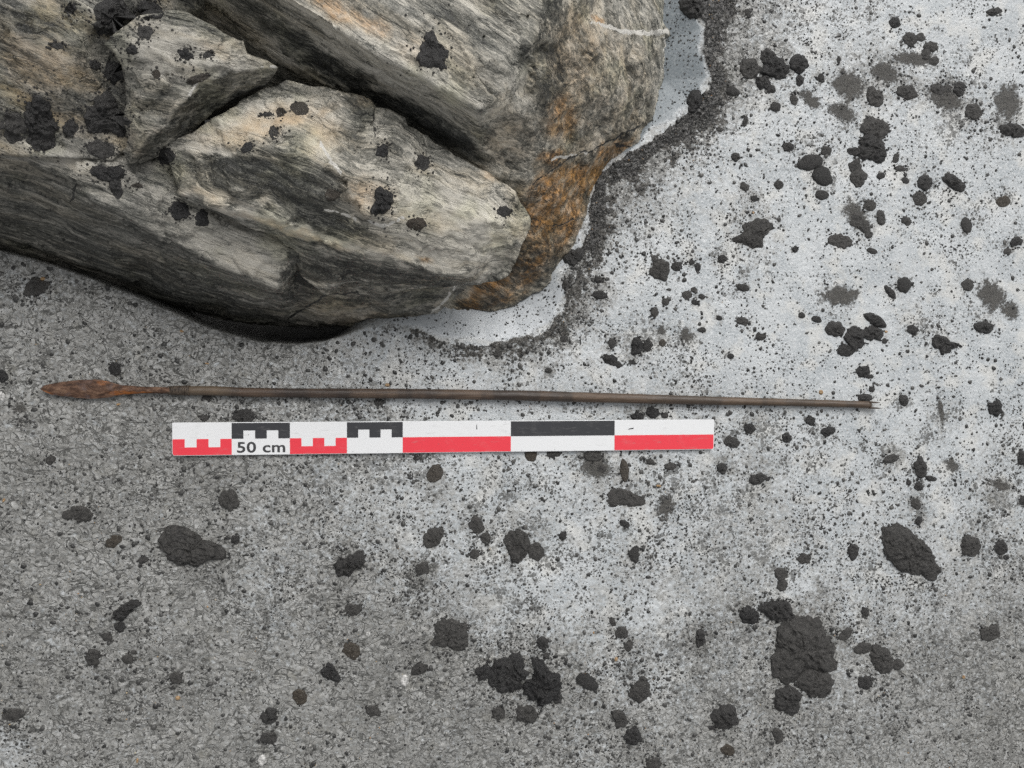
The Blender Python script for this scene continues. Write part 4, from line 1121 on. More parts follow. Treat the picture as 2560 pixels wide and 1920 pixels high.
# --- between the boulder and the arrow
item('g', 'G', [(1420, 712, 84, 82), (1380, 622, 30, 28)], 'rounded grey clump on the ice beside the boulder foot', 'the grey clump by the boulder')
item('g', 'B', [(1555, 685, 40, 44, 15)], 'black pebble next to the rounded grey clump', None)
item('g', 'B', [(1672, 650, 28, 22), (1720, 690, 26, 40)], 'broken black ring of bits beside the black pebble', None)
item('g', 'B', [(1912, 625, 40, 38)], 'black pebble between the ragged flat clump and the grey clump by the boulder', None)
item('g', 'S', [(2078, 852, 52, 30, 10)], 'flat dark pebble on the pale ice, towards the star edged patch', None)
item('g', 'B', [(935, 790, 40, 28, 10)], 'small black clump by the melt lens, upper of two', None)
item('g', 'B', [(942, 910, 58, 36, 10)], 'small black clump by the melt lens, lower of two', None)
item('g', 'G', [(1635, 908, 38, 36), (1690, 868, 30, 24)], 'dark clump with a side bit below the grey clump by the boulder', None)
item('g', 'S', [(1752, 922, 28, 22, 20)], 'small oval pebble, first of a short row below the grey clump', None)
item('g', 'G', [(1465, 965, 30, 32)], 'small dark clump straight below the grey clump by the boulder', None)
item('g', 'G', [(1380, 1045, 32, 42)], 'upright dull clump above the black pebble pair', None)
item('g', 'S', [(1698, 967, 30, 22, 20)], 'grey oval pebble below the short row of pebbles', None)
item('g', 'S', [(1890, 1090, 24, 22)], 'small round grey pebble between the grey clump and the four lobed clump', None)
item('g', 'G', [(2075, 1115, 50, 34, 15)], 'dull clump beside the small round grey pebble', None)
item('g', 'B', [(1238, 1312, 48, 76, 5)], 'larger black oval of a touching pair above the arrow shaft', 'the black pebble pair')
item('g', 'B', [(1325, 1305, 42, 52)], 'smaller black oval of a touching pair above the arrow shaft', None)
item('g', 'G', [(1045, 1288, 34, 42)], 'dull grey clump between the melt lens and the black pebble pair', None)
item('g', 'N', [(1440, 1285, 28, 30)], 'small brown bit beside the black pebble pair', None)
item('g', 'B', [(1030, 1420, 62, 44, 32), (1092, 1458, 26, 28)], 'angular coal black clump just above the arrow shaft', 'the coal black clump')
item('g', 'S', [(1203, 1440, 34, 18, 15)], 'thin flat pebble beside the coal black clump', None)
item('g', 'S', [(540, 1505, 32, 22)], 'dark oval pebble above the shaft, below the melt lens', None)
item('g', 'S', [(1755, 1185, 36, 22, 5)], 'flat dark pebble between the black pebble pair and the four lobed clump', None)
item('g', 'F', [(1620, 1225, 70, 62)], 'faint grey smear beside the black pebble pair', None)
item('g', 'F', [(1430, 1185, 56, 36, -10)], 'dark stain just above the black pebble pair', None)
item('g', 'S', [(2200, 1235, 26, 30)], 'dark round pebble straight across from the black pebble pair', None)
item('g', 'S', [(1980, 1390, 28, 22, 10)], 'dark pebble between the coal black clump and the four lobed clump', None)
item('g', 'G', [(665, 1255, 38, 30)], 'dark bit on the gritty rim below the melt lens', None)
item('g', 'G', [(675, 832, 30, 46)], 'dark bit on the upper end of the melt lens rim', None)
item('g', 'B', [(735, 610, 100, 60, -35)], 'black wedge of grit between the boulder and the melt lens', None)
item('g', 'G', [(140, 1372, 38, 26, -15)], 'dark lump buried in the gritty rim of the melt lens', None)
item('g', 'S', [(2165, 148, 32, 24)], 'small flat dark pebble above the ragged flat clump', None)
item('c', 'B', [(1670, 50, 110, 85, 20)], 'black angular chunk on the gritty rim at the top edge', 'the chunk at the top edge')
item('c', 'B', [(1690, 805, 60, 92, 15)], 'black angular chunk standing on the gritty rim of the ice', 'the chunk on the rim')
item('c', 'S', [(1995, 722, 62, 40, 15)], 'smooth dark chip in a pale icy patch beside the gritty rim', None)
item('c', 'B', [(2095, 960, 22, 48, 12)], 'slim black sliver on the ice beside the gritty rim', None)
item('c', 'B', [(2020, 1245, 36, 42)], 'black pebble between the gritty rim and the two grey stones', None)
item('c', 'G', [(1895, 1025, 30, 18)], 'small brown grey chip on the outer gritty rim', None)
item('c', 'G', [(2115, 100, 28, 32)], 'small dark clump near the top edge beside the chunk', None)
item('c', 'G', [(2090, 1475, 40, 34, 20)], 'dull dark clump above the small flat pebble on the pale ice', None)
# --- on the rocks
item('a', 'B', [[(715, 90), (770, 30), (860, 0), (980, -10), (1010, 60), (1060, 110), (1050, 160), (1000, 200), (930, 250), (860, 290), (790, 260), (725, 210)]], 'thick black soil patch on the weathered boulder behind the wedge', 'the soil behind the wedge', True, .6)
item('a', 'B', [(1180, 80, 100, 70, 20)], 'black soil in the crack above the wedge shaped rock', None, True, .5)
item('a', 'B', [(560, 70, 44, 50, 30)], 'small black soil dab on the weathered boulder near the top', None, True, .5)
item('a', 'G', [(455, 362, 62, 28, 10)], 'thin dark dab in the middle of the weathered boulder', None, True, .4)
item('a', 'B', [(1040, 398, 46, 42)], 'dark dab on the top face of the wedge, nearest its blunt end', None, True, .5)
item('a', 'B', [(1465, 430, 60, 48, 15)], 'largest dark dab on the top face of the wedge', None, True, .5)
item('a', 'G', [(1640, 432, 42, 28, -20)], 'small dark dab beside the largest one on the wedge', None, True, .4)
item('a', 'G', [(1140, 250, 70, 55, 5)], 'brown dark pit of soil on the rim of the wedge', None, True, .4)
item('a', 'N', [(1570, 620, 110, 34, -20)], 'ragged brown dab near the sharp ridge of the wedge', None, True, .5)
item('a', 'N', [(1235, 585, 34, 38)], 'small brown dab with a yellow grain on the wedge', None, True, .5)
item('a', 'B', [(900, 570, 80, 100, -15), (750, 510, 50, 40, 40)], 'black soil lodged against the blunt end of the wedge', None, True, .6)
item('a', 'B', [[(690, 850), (760, 770), (830, 745), (910, 770), (950, 850), (1000, 900), (1030, 1000), (980, 1060), (880, 1060), (760, 1060), (690, 1000), (670, 930)]], 'largest crumbly heap of black soil, beside the lower end of the wedge', 'the largest soil heap', True, .8)
item('a', 'B', [(310, 960, 120, 200, -8), (330, 1120, 110, 80)], 'upright heap of black soil at the foot of the weathered boulder', None, True, .55)
item('a', 'B', [(550, 1010, 66, 62)], 'small black soil lump between the two large soil heaps', None, True, .6)
item('a', 'G', [(100, 1000, 110, 120)], 'dull brown soil film at the photo edge beside the upright heap', None, True, .25)
item('a', 'G', [(800, 1180, 120, 70, 10)], 'gritty soil below the largest soil heap', None, True, .5)
item('a', 'B', [(850, 1370, 140, 62, 5), (915, 1480, 55, 88, -10)], 'black soil clump with a dangling lobe on the dark boulder shelf', None, True, .6)
item('a', 'N', [(1085, 1468, 52, 22, 5)], 'small brown crumb on the dark boulder shelf', None, True, .4)
item('e', 'B', [(1420, 240, 90, 74, 20), (1600, 310, 58, 76, 10)], 'black soil clump with a round end, squeezed under the edge of the front slab', None, True, .6)
item('a', 'B', [(1310, 1230, 70, 70)], 'black soil in the notch between the wedge and the front slab', None, True, .5)
item('b', 'B', [[(1440, 300), (1470, 265), (1515, 255), (1552, 285), (1568, 340), (1610, 385), (1665, 400), (1650, 430), (1648, 485), (1622, 518), (1545, 535), (1480, 515), (1430, 490), (1412, 440), (1400, 380)]], 'largest black mud splat, on the pale top of the big banded boulder', None, True, .4)
item('b', 'N', [(480, 858, 76, 56, 10)], 'brown ring of soil with a pale grain on the front slab top', None, True, .5)
item('b', 'N', [(320, 882, 36, 42)], 'brown dab beside the ring of soil on the front slab', None, True, .5)
item('b', 'B', [(215, 905, 42, 20, -5)], 'thin black dab beside the brown dab on the front slab', None, True, .5)
item('b', 'G', [(270, 1050, 46, 52, -10)], 'grey dab below the brown ones on the front slab', None, True, .4)
item('b', 'B', [(60, 1160, 58, 34, -25)], 'black dab on the ridge near the tip of the front slab', None, True, .5)
item('b', 'B', [(1130, 1190, 52, 56, 30)], 'black dab near the notch in the upper edge of the front slab', None, True, .45)
item('b', 'B', [(1440, 1290, 60, 66, 20)], 'speckled black dab near the upper edge of the front slab', None, True, .4)
item('b', 'N', [(725, 1538, 62, 52)], 'round reddish brown dab in the middle of the front slab', None, True, .5)
item('f', 'B', [[(1040, 230), (1070, 160), (1060, 80), (1110, 52), (1160, 70), (1200, 110), (1218, 170), (1180, 220), (1120, 270), (1075, 295), (1045, 280)]], 'largest black lump on the front slab, beside an orange stain', None, True, .75)
item('f', 'N', [(1390, 345, 76, 54, -5)], 'glittering grey brown dab on the front slab', None, True, .4)
item('f', 'B', [(2085, 250, 58, 46)], 'round black dab near the rounded end of the front slab', None, True, .6)

# ------------------------------------------------------------------ arrow
q = NT('rusty_iron')
n1 = q.noise(q.map(q.co, scale=(.5, 1.2, 1)), 230, 6, .7); n2 = q.noise(q.map(q.co, scale=(.35, 1, 1)), 70, 3, .6)
col = q.ramp(n1, [(.34, (.028, .016, .012)), (.47, (.085, .044, .027)), (.57, (.15, .085, .055)), (.70, (.27, .17, .11))])
col = q.mix(q.sm(q.math('ADD', n2, q.math('MULTIPLY', q.attr('bright'), .20)), .60, .74), col, (.42, .14, .03))
col = q.mix(q.sm(q.noise(q.map(q.co, loc=(4, 1, 2)), 90, 4), .52, .68, 0, .6), col, (.11, .085, .085))
M_RUST = q.done(col, .7, q.bump(n1, .0012, .9), .35)
q = NT('weathered_wood')
n1 = q.noise(q.map(q.co, scale=(.05, 1, 1)), 900, 4, .65); n2 = q.noise(q.map(q.co, scale=(.12, 1, 1)), 160, 4, .6)
n3 = q.noise(q.map(q.co, scale=(1, .3, .3)), 22, 3, .6)
col = q.ramp(q.math('ADD', q.math('MULTIPLY', n1, .55), q.math('MULTIPLY', n2, .45)), [(.33, (.030, .018, .012)), (.5, (.078, .051, .035)), (.68, (.16, .112, .078))])
col = q.mix(q.sm(n3, .42, .56, .80, 0), col, (.028, .021, .018))
col = q.mix(q.math('MULTIPLY', q.attr('bright'), .5), col, (.19, .14, .09))
M_WOOD = q.done(col, q.ramp(n2, [(.35, .35), (.65, .6)]), q.bump(n1, .0006, .6), .5)
q = NT('tarred_thread')
w = q.noise(q.map(q.co, scale=(1, .2, .2)), 900, 2, .5)
M_THREAD = q.done(q.ramp(w, [(.35, (.030, .021, .015)), (.7, (.13, .10, .075))]), .55, q.bump(w, .0008), .4)


def axis_frame(p):
    t = np.gradient(p, axis=0)
    t /= np.linalg.norm(t, axis=1, keepdims=True)
    s_ = np.cross(np.array([0, 0, 1.0]), t); s_ /= np.linalg.norm(s_, axis=1, keepdims=True)
    n_ = np.cross(t, s_)
    return t, s_, n_


def tube(name, p, ry, rz, mat, parent, segs=16, cap=True, wob=0.0, seed=0):
    t, s_, n_ = axis_frame(p)
    a = np.linspace(0, 2 * np.pi, segs, endpoint=False)
    V = p[:, None] + s_[:, None] * (np.cos(a) * ry[:, None])[..., None] + n_[:, None] * (np.sin(a) * rz[:, None])[..., None]
    V = V.reshape(-1, 3)
    if wob:
        V = V + wob * np.stack([0 * V[:, 0], fbm(V * np.array([60, 260, 260]), seed, 3), fbm(V * np.array([60, 260, 260]), seed + 3, 3)], 1)
    m = len(p); i = np.arange(segs); j = (i + 1) % segs
    F = [np.concatenate([np.stack([k * segs + i, (k + 1) * segs + i, (k + 1) * segs + j, k * segs + j], 1)[:, ::-1] for k in range(m - 1)])]
    V = np.vstack([V, p[0], p[-1]])
    F.append(np.stack([0 * i + m * segs, i, j], 1)[:, ::-1]); F.append(np.stack([0 * i + m * segs + 1, (m - 1) * segs + j, (m - 1) * segs + i], 1)[:, ::-1])
    me = mesh_np(name, V, F)
    return link(name, me, mat, parent), V


arrow = bpy.data.objects.new('arrow', None); COL.objects.link(arrow)
tag(arrow, 'long thin ancient arrow with a rusty leaf shaped iron head and dark wooden shaft', 'arrow')
# centre line and thickness of the shaft
SH = np.array([(392, 843.6, 15), (415, 844.0, 20), (470, 843.6, 20.5), (518, 847.5, 20.5), (620, 848.6, 20.5), (700, 849.3, 21), (800, 850, 22), (900, 850.8, 23), (1037, 852.8, 23), (1150, 855, 24), (1300, 859.2, 23),
               (1420, 862.4, 22), (1540, 865.8, 20.5), (1607, 867.2, 18.5), (1700, 869.3, 17.5), (1800, 872, 17), (1850, 873.6, 17), (1874, 874.6, 17.5), (1880, 874.8, 17.5)])
us = np.linspace(392, 1880, 260)
vs_ = np.interp(us, SH[:, 0], SH[:, 1]); ws = np.interp(us, SH[:, 0], SH[:, 2])
kk = np.ones(15) / 15
vs_[8:-8] = np.convolve(vs_, kk, 'same')[8:-8]; ws[8:-8] = np.convolve(ws, kk, 'same')[8:-8]
ctr = P(us, vs_, .0048)
rad = ws * .95 / 2 / FD * (CAM_LOC[2] - .005) * (np.linalg.norm(P(us, vs_, .0048) - CAM_LOC, axis=1) / CAM_LOC[2]) ** .15
ctr[:, 2] = rad * .97 + .0003
o, V = tube('shaft', ctr, rad, rad, M_WOOD, arrow, 18, wob=.00018, seed=77)
attr(o.data, 'bright', np.clip(sstep(520, 470, UV(V)[0]) * .9 + .35 * sstep(1000, 1500, UV(V)[0]), 0, 1))
# nock: two prongs
for sgn, u1 in ((-1, 1897), (1, 1899)):
    uu = np.linspace(1876, u1, 8); vv = np.interp(uu, [1876, 1900], [874.7, 875.8]) + sgn * 6.0
    pp = P(uu, vv, .004); pp[:, 2] = .0045
    wd = np.interp(uu, [1876, u1 - 4, u1], [5.2, 3.6, 1.6]) / 2 / FD * .71
    o, V = tube('nock_prong', pp, wd, np.full(8, .0030), M_WOOD, arrow, 10, wob=.0001, seed=80 + sgn)
    attr(o.data, 'bright', np.full(len(V), .3))
# binding: turns of thread
hel = np.linspace(0, 1, 420)
uu = 363 + hel * 47
cc = P(uu, np.full_like(uu, 843.4), .0042); cc[:, 2] = .0040
rr = np.interp(hel, [0, 1], [7.6, 9.6]) / FD * .71
an = hel * 2 * np.pi * 21
hp = cc + np.stack([0 * an, np.cos(an) * rr, np.sin(an) * rr * .95], 1)
tube('thread_binding', hp, np.full(420, .00062), np.full(420, .00062), M_THREAD, arrow, 6)
tube('foreshaft', P(np.linspace(352, 420, 12), np.full(12, 843.4), .0041), np.interp(np.linspace(0, 1, 12), [0, 1], [6.6, 8.6]) / FD * .71, np.interp(np.linspace(0, 1, 12), [0, 1], [6.2, 8.4]) / FD * .71, M_THREAD, arrow, 12)
# blade
top = np.array([(87, 840), (95, 833), (111, 828.5), (135, 824.5), (163, 821.5), (186, 819.8), (205, 819.8), (217.5, 820.7), (235, 824), (249, 828.5), (262, 831.5), (272, 833), (310, 835), (366, 836.5)])
bot = np.array([(87, 841), (95, 846), (111, 852), (135, 856), (163, 859), (186, 860.8), (206, 861.1), (225, 859.8), (241, 857.4), (250, 855), (264, 852.7), (290, 850.6), (319, 849.6), (366, 850)])
ub = np.concatenate([np.linspace(87, 96, 7)[:-1], np.linspace(96, 366, 110)])
vt = np.interp(ub, top[:, 0], top[:, 1]); vb = np.interp(ub, bot[:, 0], bot[:, 1])
NB = 15
sx = np.linspace(-1, 1, NB)
V = []; br = []
for side in (1, -1):
    for k in range(len(ub)):
        mid = np.interp(ub[k], [87, 250, 366], [.5, .56, .5])
        cy = vt[k] + (vb[k] - vt[k]) * mid
        w_ = np.where(sx < 0, cy + sx * (cy - vt[k]), cy + sx * (vb[k] - cy))
        ridge = np.interp(ub[k], [87, 110, 200, 262, 300, 366], [.0006, .0018, .0028, .0032, .0036, .0040])
        flat = np.interp(ub[k], [87, 250, 300], [0, 0, 1])
        prof = (1 - np.abs(sx)) ** .9 * (1 - flat) + np.sqrt(np.maximum(1 - sx ** 2, 0)) * flat
        zz = .0042 + side * ridge * prof
        p_ = P(np.full(NB, ub[k]), w_, zz)
        V.append(p_); br.append(np.exp(-((ub[k] - 275) / 60) ** 2 - ((w_ - 851) / 6) ** 2) + .5 * np.exp(-((ub[k] - 215) / 40) ** 2 - ((w_ - 846) / 7) ** 2))
V = np.concatenate(V); br = np.concatenate(br)
V[:, 2] += .00035 * fbm(V * 330, 61, 4)
V[:, 1] += .0003 * fbm(V * 200, 62, 3)
nb_ = len(ub)
gi = np.arange(nb_ * NB).reshape(nb_, NB)
qa = np.stack([gi[:-1, :-1], gi[1:, :-1], gi[1:, 1:], gi[:-1, 1:]], -1).reshape(-1, 4)
qb = qa[:, ::-1] + nb_ * NB
ed = []
for col_ in (0, NB - 1):
    a_ = gi[:-1, col_]; b_ = gi[1:, col_]
    e4 = np.stack([a_, b_, b_ + nb_ * NB, a_ + nb_ * NB], 1)
    ed.append(e4 if col_ else e4[:, ::-1])
me = mesh_np('arrowhead', V, [qa[:, ::-1], qb[:, ::-1]] + ed)
attr(me, 'bright', br)
link('arrowhead', me, M_RUST, arrow)

# ------------------------------------------------------------------ scale bar
def paint(name, c, rough=.38):
    q = NT(name)
    n = q.noise(q.co, 70, 5, .65); n2 = q.noise(q.map(q.co, scale=(.2, 1, 1)), 420, 3, .6)
    cc = q.mix(q.sm(n, .54, .74, 0, .10), c, (.45, .44, .42))
    d = q.vor(q.co, 190, out='Distance'); dc = q.vor(q.co, 190, out='Color')
    sp = q.math('MULTIPLY', q.math('LESS_THAN', d, .10), q.math('GREATER_THAN', q.ramp(dc, [(0, 0.0), (1, 1.0)]), .72))
    cc = q.mix(q.math('MULTIPLY', sp, .45), cc, (.10, .10, .10))
    cc = q.mix(q.sm(n2, .60, .72, 0, .22), cc, (.30, .29, .28))
    return q.done(cc, q.ramp(n, [(.3, rough), (.7, rough + .12)]), q.bump(n, .0003, .3), .4)


M_WHITE = paint('white_paint', (.80, .81, .82)); M_RED = paint('red_print', (.82, .052, .075)); M_DARK = paint('black_print', (.040, .041, .046)); M_INK = paint('grey_print', (.055, .055, .058))
W = .0292
bar = bpy.data.objects.new('scale_bar', None); COL.objects.link(bar)
tag(bar, 'white scale bar printed with red and black blocks and the lettering 50 cm', 'scale bar')


def plate(name, poly, z0, z1, mat, bevel=0.0):
    bm = bmesh.new()
    f = bm.faces.new([bm.verts.new((x, y, z0)) for x, y in poly])
    r = bmesh.ops.extrude_face_region(bm, geom=[f])
    for e in r['geom']:
        if isinstance(e, bmesh.types.BMVert):
            e.co.z = z1
    bmesh.ops.recalc_face_normals(bm, faces=bm.faces)
    if bevel:
        bmesh.ops.bevel(bm, geom=[e for e in bm.edges if all(abs(v_.co.z - z1) < 1e-6 for v_ in e.verts)], offset=bevel, segments=2, affect='EDGES')
    bmesh.ops.triangulate(bm, faces=[f for f in bm.faces if len(f.verts) > 4])
    me = bpy.data.meshes.new(name); bm.to_mesh(me); bm.free()
    return link(name, me, mat, bar)


def corner(cx, cy, r, a0, n=5):
    return [(cx + r * math.cos(math.radians(a0 + 90 * k / n)), cy + r * math.sin(math.radians(a0 + 90 * k / n))) for k in range(n + 1)]


ZT = .0035
board = corner(.0022, -W + .0022, .0022, 180) + corner(.5 - .0022, -W + .0022, .0022, 270) + corner(.5 - .0006, -.0006, .0006, 0, 2) + corner(.0006, -.0006, .0006, 90, 2)
plate('board', board, .0010, ZT, M_WHITE, .0003)
m_, q_ = -W * .5, W * .25
zp0, zp1 = ZT - .0001, ZT + .00012


def comb(x0, ybase, ymid, ytop, left_round=False):
    s5 = [x0 + .01 * k for k in range(6)]
    base_ = [(s5[0], ybase), (s5[5], ybase)]
    up = [(s5[5], ytop), (s5[4], ytop), (s5[4], ymid), (s5[3], ymid), (s5[3], ytop), (s5[2], ytop), (s5[2], ymid), (s5[1], ymid), (s5[1], ytop), (s5[0], ytop)]
    return base_ + up


lo = -W + .0005
p_ = comb(.0004, lo, m_ - q_, m_)
p_ = corner(.0022, lo + .0018, .0018, 180) + p_[1:]
p_[-1] = (.0004, m_)
p_ = [(min(x, .05), y) for x, y in p_]
plate('red_block', p_, zp0, zp1, M_RED)
plate('red_block', comb(.10, lo, m_ - q_, m_), zp0, zp1, M_RED)
plate('black_block', comb(.05, -.0006, m_ + q_, m_)[::-1], zp0, zp1, M_DARK)
plate('black_block', comb(.15, -.0006, m_ + q_, m_)[::-1], zp0, zp1, M_DARK)
plate('red_block', [(.20, lo), (.30, lo), (.30, m_), (.20, m_)], zp0, zp1, M_RED)
plate('red_block', [(.40, lo)] + corner(.5 - .0024, lo + .0018, .0018, 270) + [(.5 - .0006, m_), (.40, m_)], zp0, zp1, M_RED)
plate('black_block', [(.30, m_), (.40, m_), (.40, -.0006), (.30, -.0006)], zp0, zp1, M_DARK)
plate('ink_mark', [(.2675, -.0045), (.2682, -.0028), (.2684, -.0078), (.2676, -.0082)], zp0, zp1, M_INK)
plate('ink_mark', [(.4135, -.0092), (.4142, -.0082), (.4188, -.0074), (.4186, -.0086)], zp0, zp1, M_INK)
plate('ink_mark', [(.0640, -.0112), (.0644, -.0116), (.0648, -.0112), (.0644, -.0108)], zp0, zp1, M_INK)
fc = bpy.data.curves.new('lettering', 'FONT')
fc.body = '50 cm'; fc.size = .0130; fc.offset = .00028; fc.extrude = .00006; fc.align_x = 'CENTER'; fc.space_character = 1.04
ft = bpy.data.objects.new('lettering_curve', fc); COL.objects.link(ft)
me = bpy.data.meshes.new_from_object(ft.evaluated_get(bpy.context.evaluated_depsgraph_get()))
bpy.data.objects.remove(ft)
xs = np.empty(len(me.vertices) * 3, np.float32); me.vertices.foreach_get('co', xs); xs = xs.reshape(-1, 3)
xs[:, 0] *= .0415 / (xs[:, 0].max() - xs[:, 0].min()); xs[:, 1] *= .0098 / (xs[:, 1].max() - xs[:, 1].min())
xs[:, 0] += .0752 - (xs[:, 0].max() + xs[:, 0].min()) / 2; xs[:, 1] += (-W + .0020) - xs[:, 1].min(); xs[:, 2] += ZT + .00006
me.vertices.foreach_set('co', xs.ravel()); me.name = 'lettering'
me.materials.clear()
link('lettering', me, M_INK, bar)

# ------------------------------------------------------------------ grit: tens of thousands of grains
rng = np.random.default_rng(7)


def grains(name, label, cat, n, size, colour, keep, ring=6, flat=(.25, .55), sink=.35, rough=.5, lift=0.0):
    u = rng.uniform(-60, 2272, n * 4); v = rng.uniform(-60, 1719, n * 4)
    p0 = P(u, v, np.zeros(len(u)))
    z, mud, grit, clean = ground_fields(p0[:, 0], p0[:, 1])[:4]
    pr = keep(p0, mud, grit, clean)
    hole_ = in_poly(u, v, HOLE)
    pr = np.where(hole_ & (clean < .5), 0, pr)
    x, y = p0[:, 0], p0[:, 1]
    sv = np.interp(u, SH[:, 0], SH[:, 1], left=843)
    pr = np.where((np.abs(v - sv) < 9) & (u > 90) & (u < 1895), 0, pr)
    pr = np.where((x > -.001) & (x < .501) & (y > -W - .001) & (y < .001), 0, pr)
    ok = np.nonzero(rng.uniform(0, 1, len(u)) < pr)[0][:n]
    k = len(ok)
    c = p0[ok]; c[:, 2] = z[ok] + lift
    s = size(k)
    asp = rng.uniform(.55, 1, k); rot = rng.uniform(0, np.pi, k)
    hgt = s * rng.uniform(*flat, k)
    a = np.linspace(0, 2 * np.pi, ring, endpoint=False)
    rr = s[:, None] * (1 + .28 * rng.uniform(-1, 1, (k, ring)))
    ex, ey = rr * np.cos(a), rr * np.sin(a) * asp[:, None]
    px = c[:, :1] + ex * np.cos(rot)[:, None] - ey * np.sin(rot)[:, None]
    py = c[:, 1:2] + ex * np.sin(rot)[:, None] + ey * np.cos(rot)[:, None]
    low = np.stack([px, py, np.repeat((c[:, 2] - s * sink)[:, None], ring, 1)], -1)
    f_ = .72
    midp = np.stack([c[:, :1] + (px - c[:, :1]) * f_, c[:, 1:2] + (py - c[:, 1:2]) * f_, c[:, 2:3] + hgt[:, None] * rng.uniform(.6, 1, (k, ring))], -1)
    apex = c + np.stack([s * rng.uniform(-.2, .2, k), s * rng.uniform(-.2, .2, k), hgt * rng.uniform(.8, 1.1, k)], 1)
    V = np.concatenate([low, midp, apex[:, None]], 1)
    st = 2 * ring + 1
    b = (np.arange(k) * st)[:, None]
    i = np.arange(ring); j = (i + 1) % ring
    Q4 = np.stack([b + i, b + j, b + ring + j, b + ring + i], -1).reshape(-1, 4)
    T3 = np.stack([b + ring + i, b + ring + j, b + 2 * ring + 0 * i], -1).reshape(-1, 3)
    me = mesh_np(name, V.reshape(-1, 3), [Q4, T3])
    attr(me, 'tone', np.repeat(rng.uniform(0, 1, k), st))
    q = NT(name)
    tone = q.attr('tone')
    col = q.ramp(tone, colour)
    col = q.mix(q.noise(q.co, 900, 2), col, q.mix(.5, col, (0, 0, 0)))
    o = link(name, me, q.done(col, rough, None, .5))
    o['kind'] = 'stuff'; o['label'] = label; o['category'] = cat
    return o


def clus(p, sc, seed, lo=-.35, hi=.5):
    return sstep(lo, hi, fbm(p * sc, seed, 4)) * (.35 + .65 * sstep(-.35, .35, fbm(p * np.array([7, 11, 7]), 299, 3)))


GREY = [(0, (.014, .014, .014)), (.4, (.034, .034, .033)), (.75, (.072, .072, .069)), (1, (.12, .118, .11))]
grains('dark_grit', 'fine dark grit sprinkled over the pale ice', 'grit', 42000,
       lambda k: .00055 + .0010 * rng.uniform(0, 1, k) ** 2.6, GREY,
       lambda p, m, g_, c: np.clip(.24 + 1.1 * m, 0, .95) * (1 - .80 * sstep(.6, .95, m)) * (.10 + 1.1 * clus(p, 26, 201, -.3, .45)) + .9 * g_ + .012 * c, ring=5, flat=(.2, .5))
grains('coarse_grit', 'coarser grey grit grains frozen into the ice and mud', 'grit', 11000,
       lambda k: .0010 + .0021 * rng.uniform(0, 1, k) ** 2.6, [(0, (.022, .022, .021)), (.4, (.052, .052, .050)), (.8, (.092, .091, .087)), (1, (.13, .128, .12))],
       lambda p, m, g_, c: np.clip(.16 + 1.1 * m, 0, .75) * (1 - .6 * sstep(.6, .95, m)) * (.15 + .95 * clus(p, 15, 203)) * (1 - c) + .3 * g_, ring=8, flat=(.12, .4))
grains('pale_sand', 'tiny pale sand grains glinting in the mud and grit', 'sand', 2600,
       lambda k: .00035 + .0006 * rng.uniform(0, 1, k) ** 3,
       [(0, (.55, .53, .50)), (.45, (.66, .64, .60)), (.7, (.50, .36, .19)), (.86, (.46, .24, .10)), (1, (.62, .58, .40))],
       lambda p, m, g_, c: np.clip(.05 + .5 * m, 0, .6) * (.1 + .9 * clus(p, 18, 207, -.1, .6)) * (1 - c) + .7 * g_, ring=5, flat=(.4, .8), lift=.0002)

# ------------------------------------------------------------------ amber and white grains big enough to name
q = NT('amber_grain')
n1 = q.noise(q.co, 500, 3)
M_AMBER = q.done(q.ramp(n1, [(.3, (.24, .13, .055)), (.7, (.50, .36, .20))]), .4, q.bump(n1, .0006), .5)
q = NT('white_grain')
n1 = q.noise(q.co, 500, 3)
M_QUARTZ = q.done(q.ramp(n1, [(.35, (.25, .25, .24)), (.6, (.66, .65, .63))]), .35, q.bump(n1, .0006), .5)
KIND['Y'] = (M_AMBER, .7, .12, 'grain', 'grain'); KIND['Q'] = (M_QUARTZ, .3, .5, 'grain', 'grain')

item('e', 'Y', [(338, 780, 26, 20, -20)], 'orange crumb beside the wet dark clump near the black gap')
item('e', 'Y', [(1435, 1195, 22, 14, 15)], 'yellow grain on the mud just under the black gap')
item('e', 'Q', [(1552, 1350, 14, 12)], 'white grain between the black gap and the arrow shaft')
item('e', 'Y', [(1635, 1450, 26, 10, 5)], 'thin tan splinter above the thread binding')
item('i', 'Y', [(935, 350, 24, 12, -10)], 'amber flake just under the rusty arrowhead blade')
item('i', 'Q', [(18, 285, 34, 56, -15)], 'white icy crystal at the photo edge beyond the arrowhead tip')
item('i', 'Q', [(393, 380, 12, 11)], 'white grain straight under the arrowhead tip')
item('i', 'Y', [(30, 1108, 14, 22, 20)], 'tan grain by the photo edge, level with the knobbed clump')
item('j', 'Y', [(1165, 198, 28, 20)], 'amber pebble just above the middle of the arrow shaft')
item('l', 'Y', [(608, 255, 24, 26)], 'amber pebble just above the thin end of the shaft')
item('k', 'Y', [(1410, 995, 30, 14, 10)], 'yellow splinter beside the broad dark patch')
item('h', 'Y', [(1122, 1198, 18, 14)], 'amber grain at the foot of the four lobed clump')
item('h', 'Y', [(72, 258, 14, 16)], 'amber grain above the ragged flat clump')
item('m', 'Q', [(1015, 537, 13, 17)], 'white grain beside the mussel shaped piece')
item('m', 'Y', [(1405, 1105, 28, 24, -20)], 'pale yellow grain in the lower mud under the half sunk clump')
item('m', 'Y', [(1085, 1600, 12, 28, 5)], 'thin tan grain near the bottom edge')
item('n', 'Q', [(1300, 970, 48, 66, 15)], 'white crystal patch beside a dark curl of mud')
item('n', 'Q', [(1012, 600, 28, 28)], 'white crystal above the brown mud stain')
item('n', 'Q', [(175, 1600, 48, 60, 20)], 'white crystal crust at the bottom edge of the photo')
item('o', 'Y', [(898, 590, 10, 16)], 'amber grain between the heart and the smooth oval pebble')
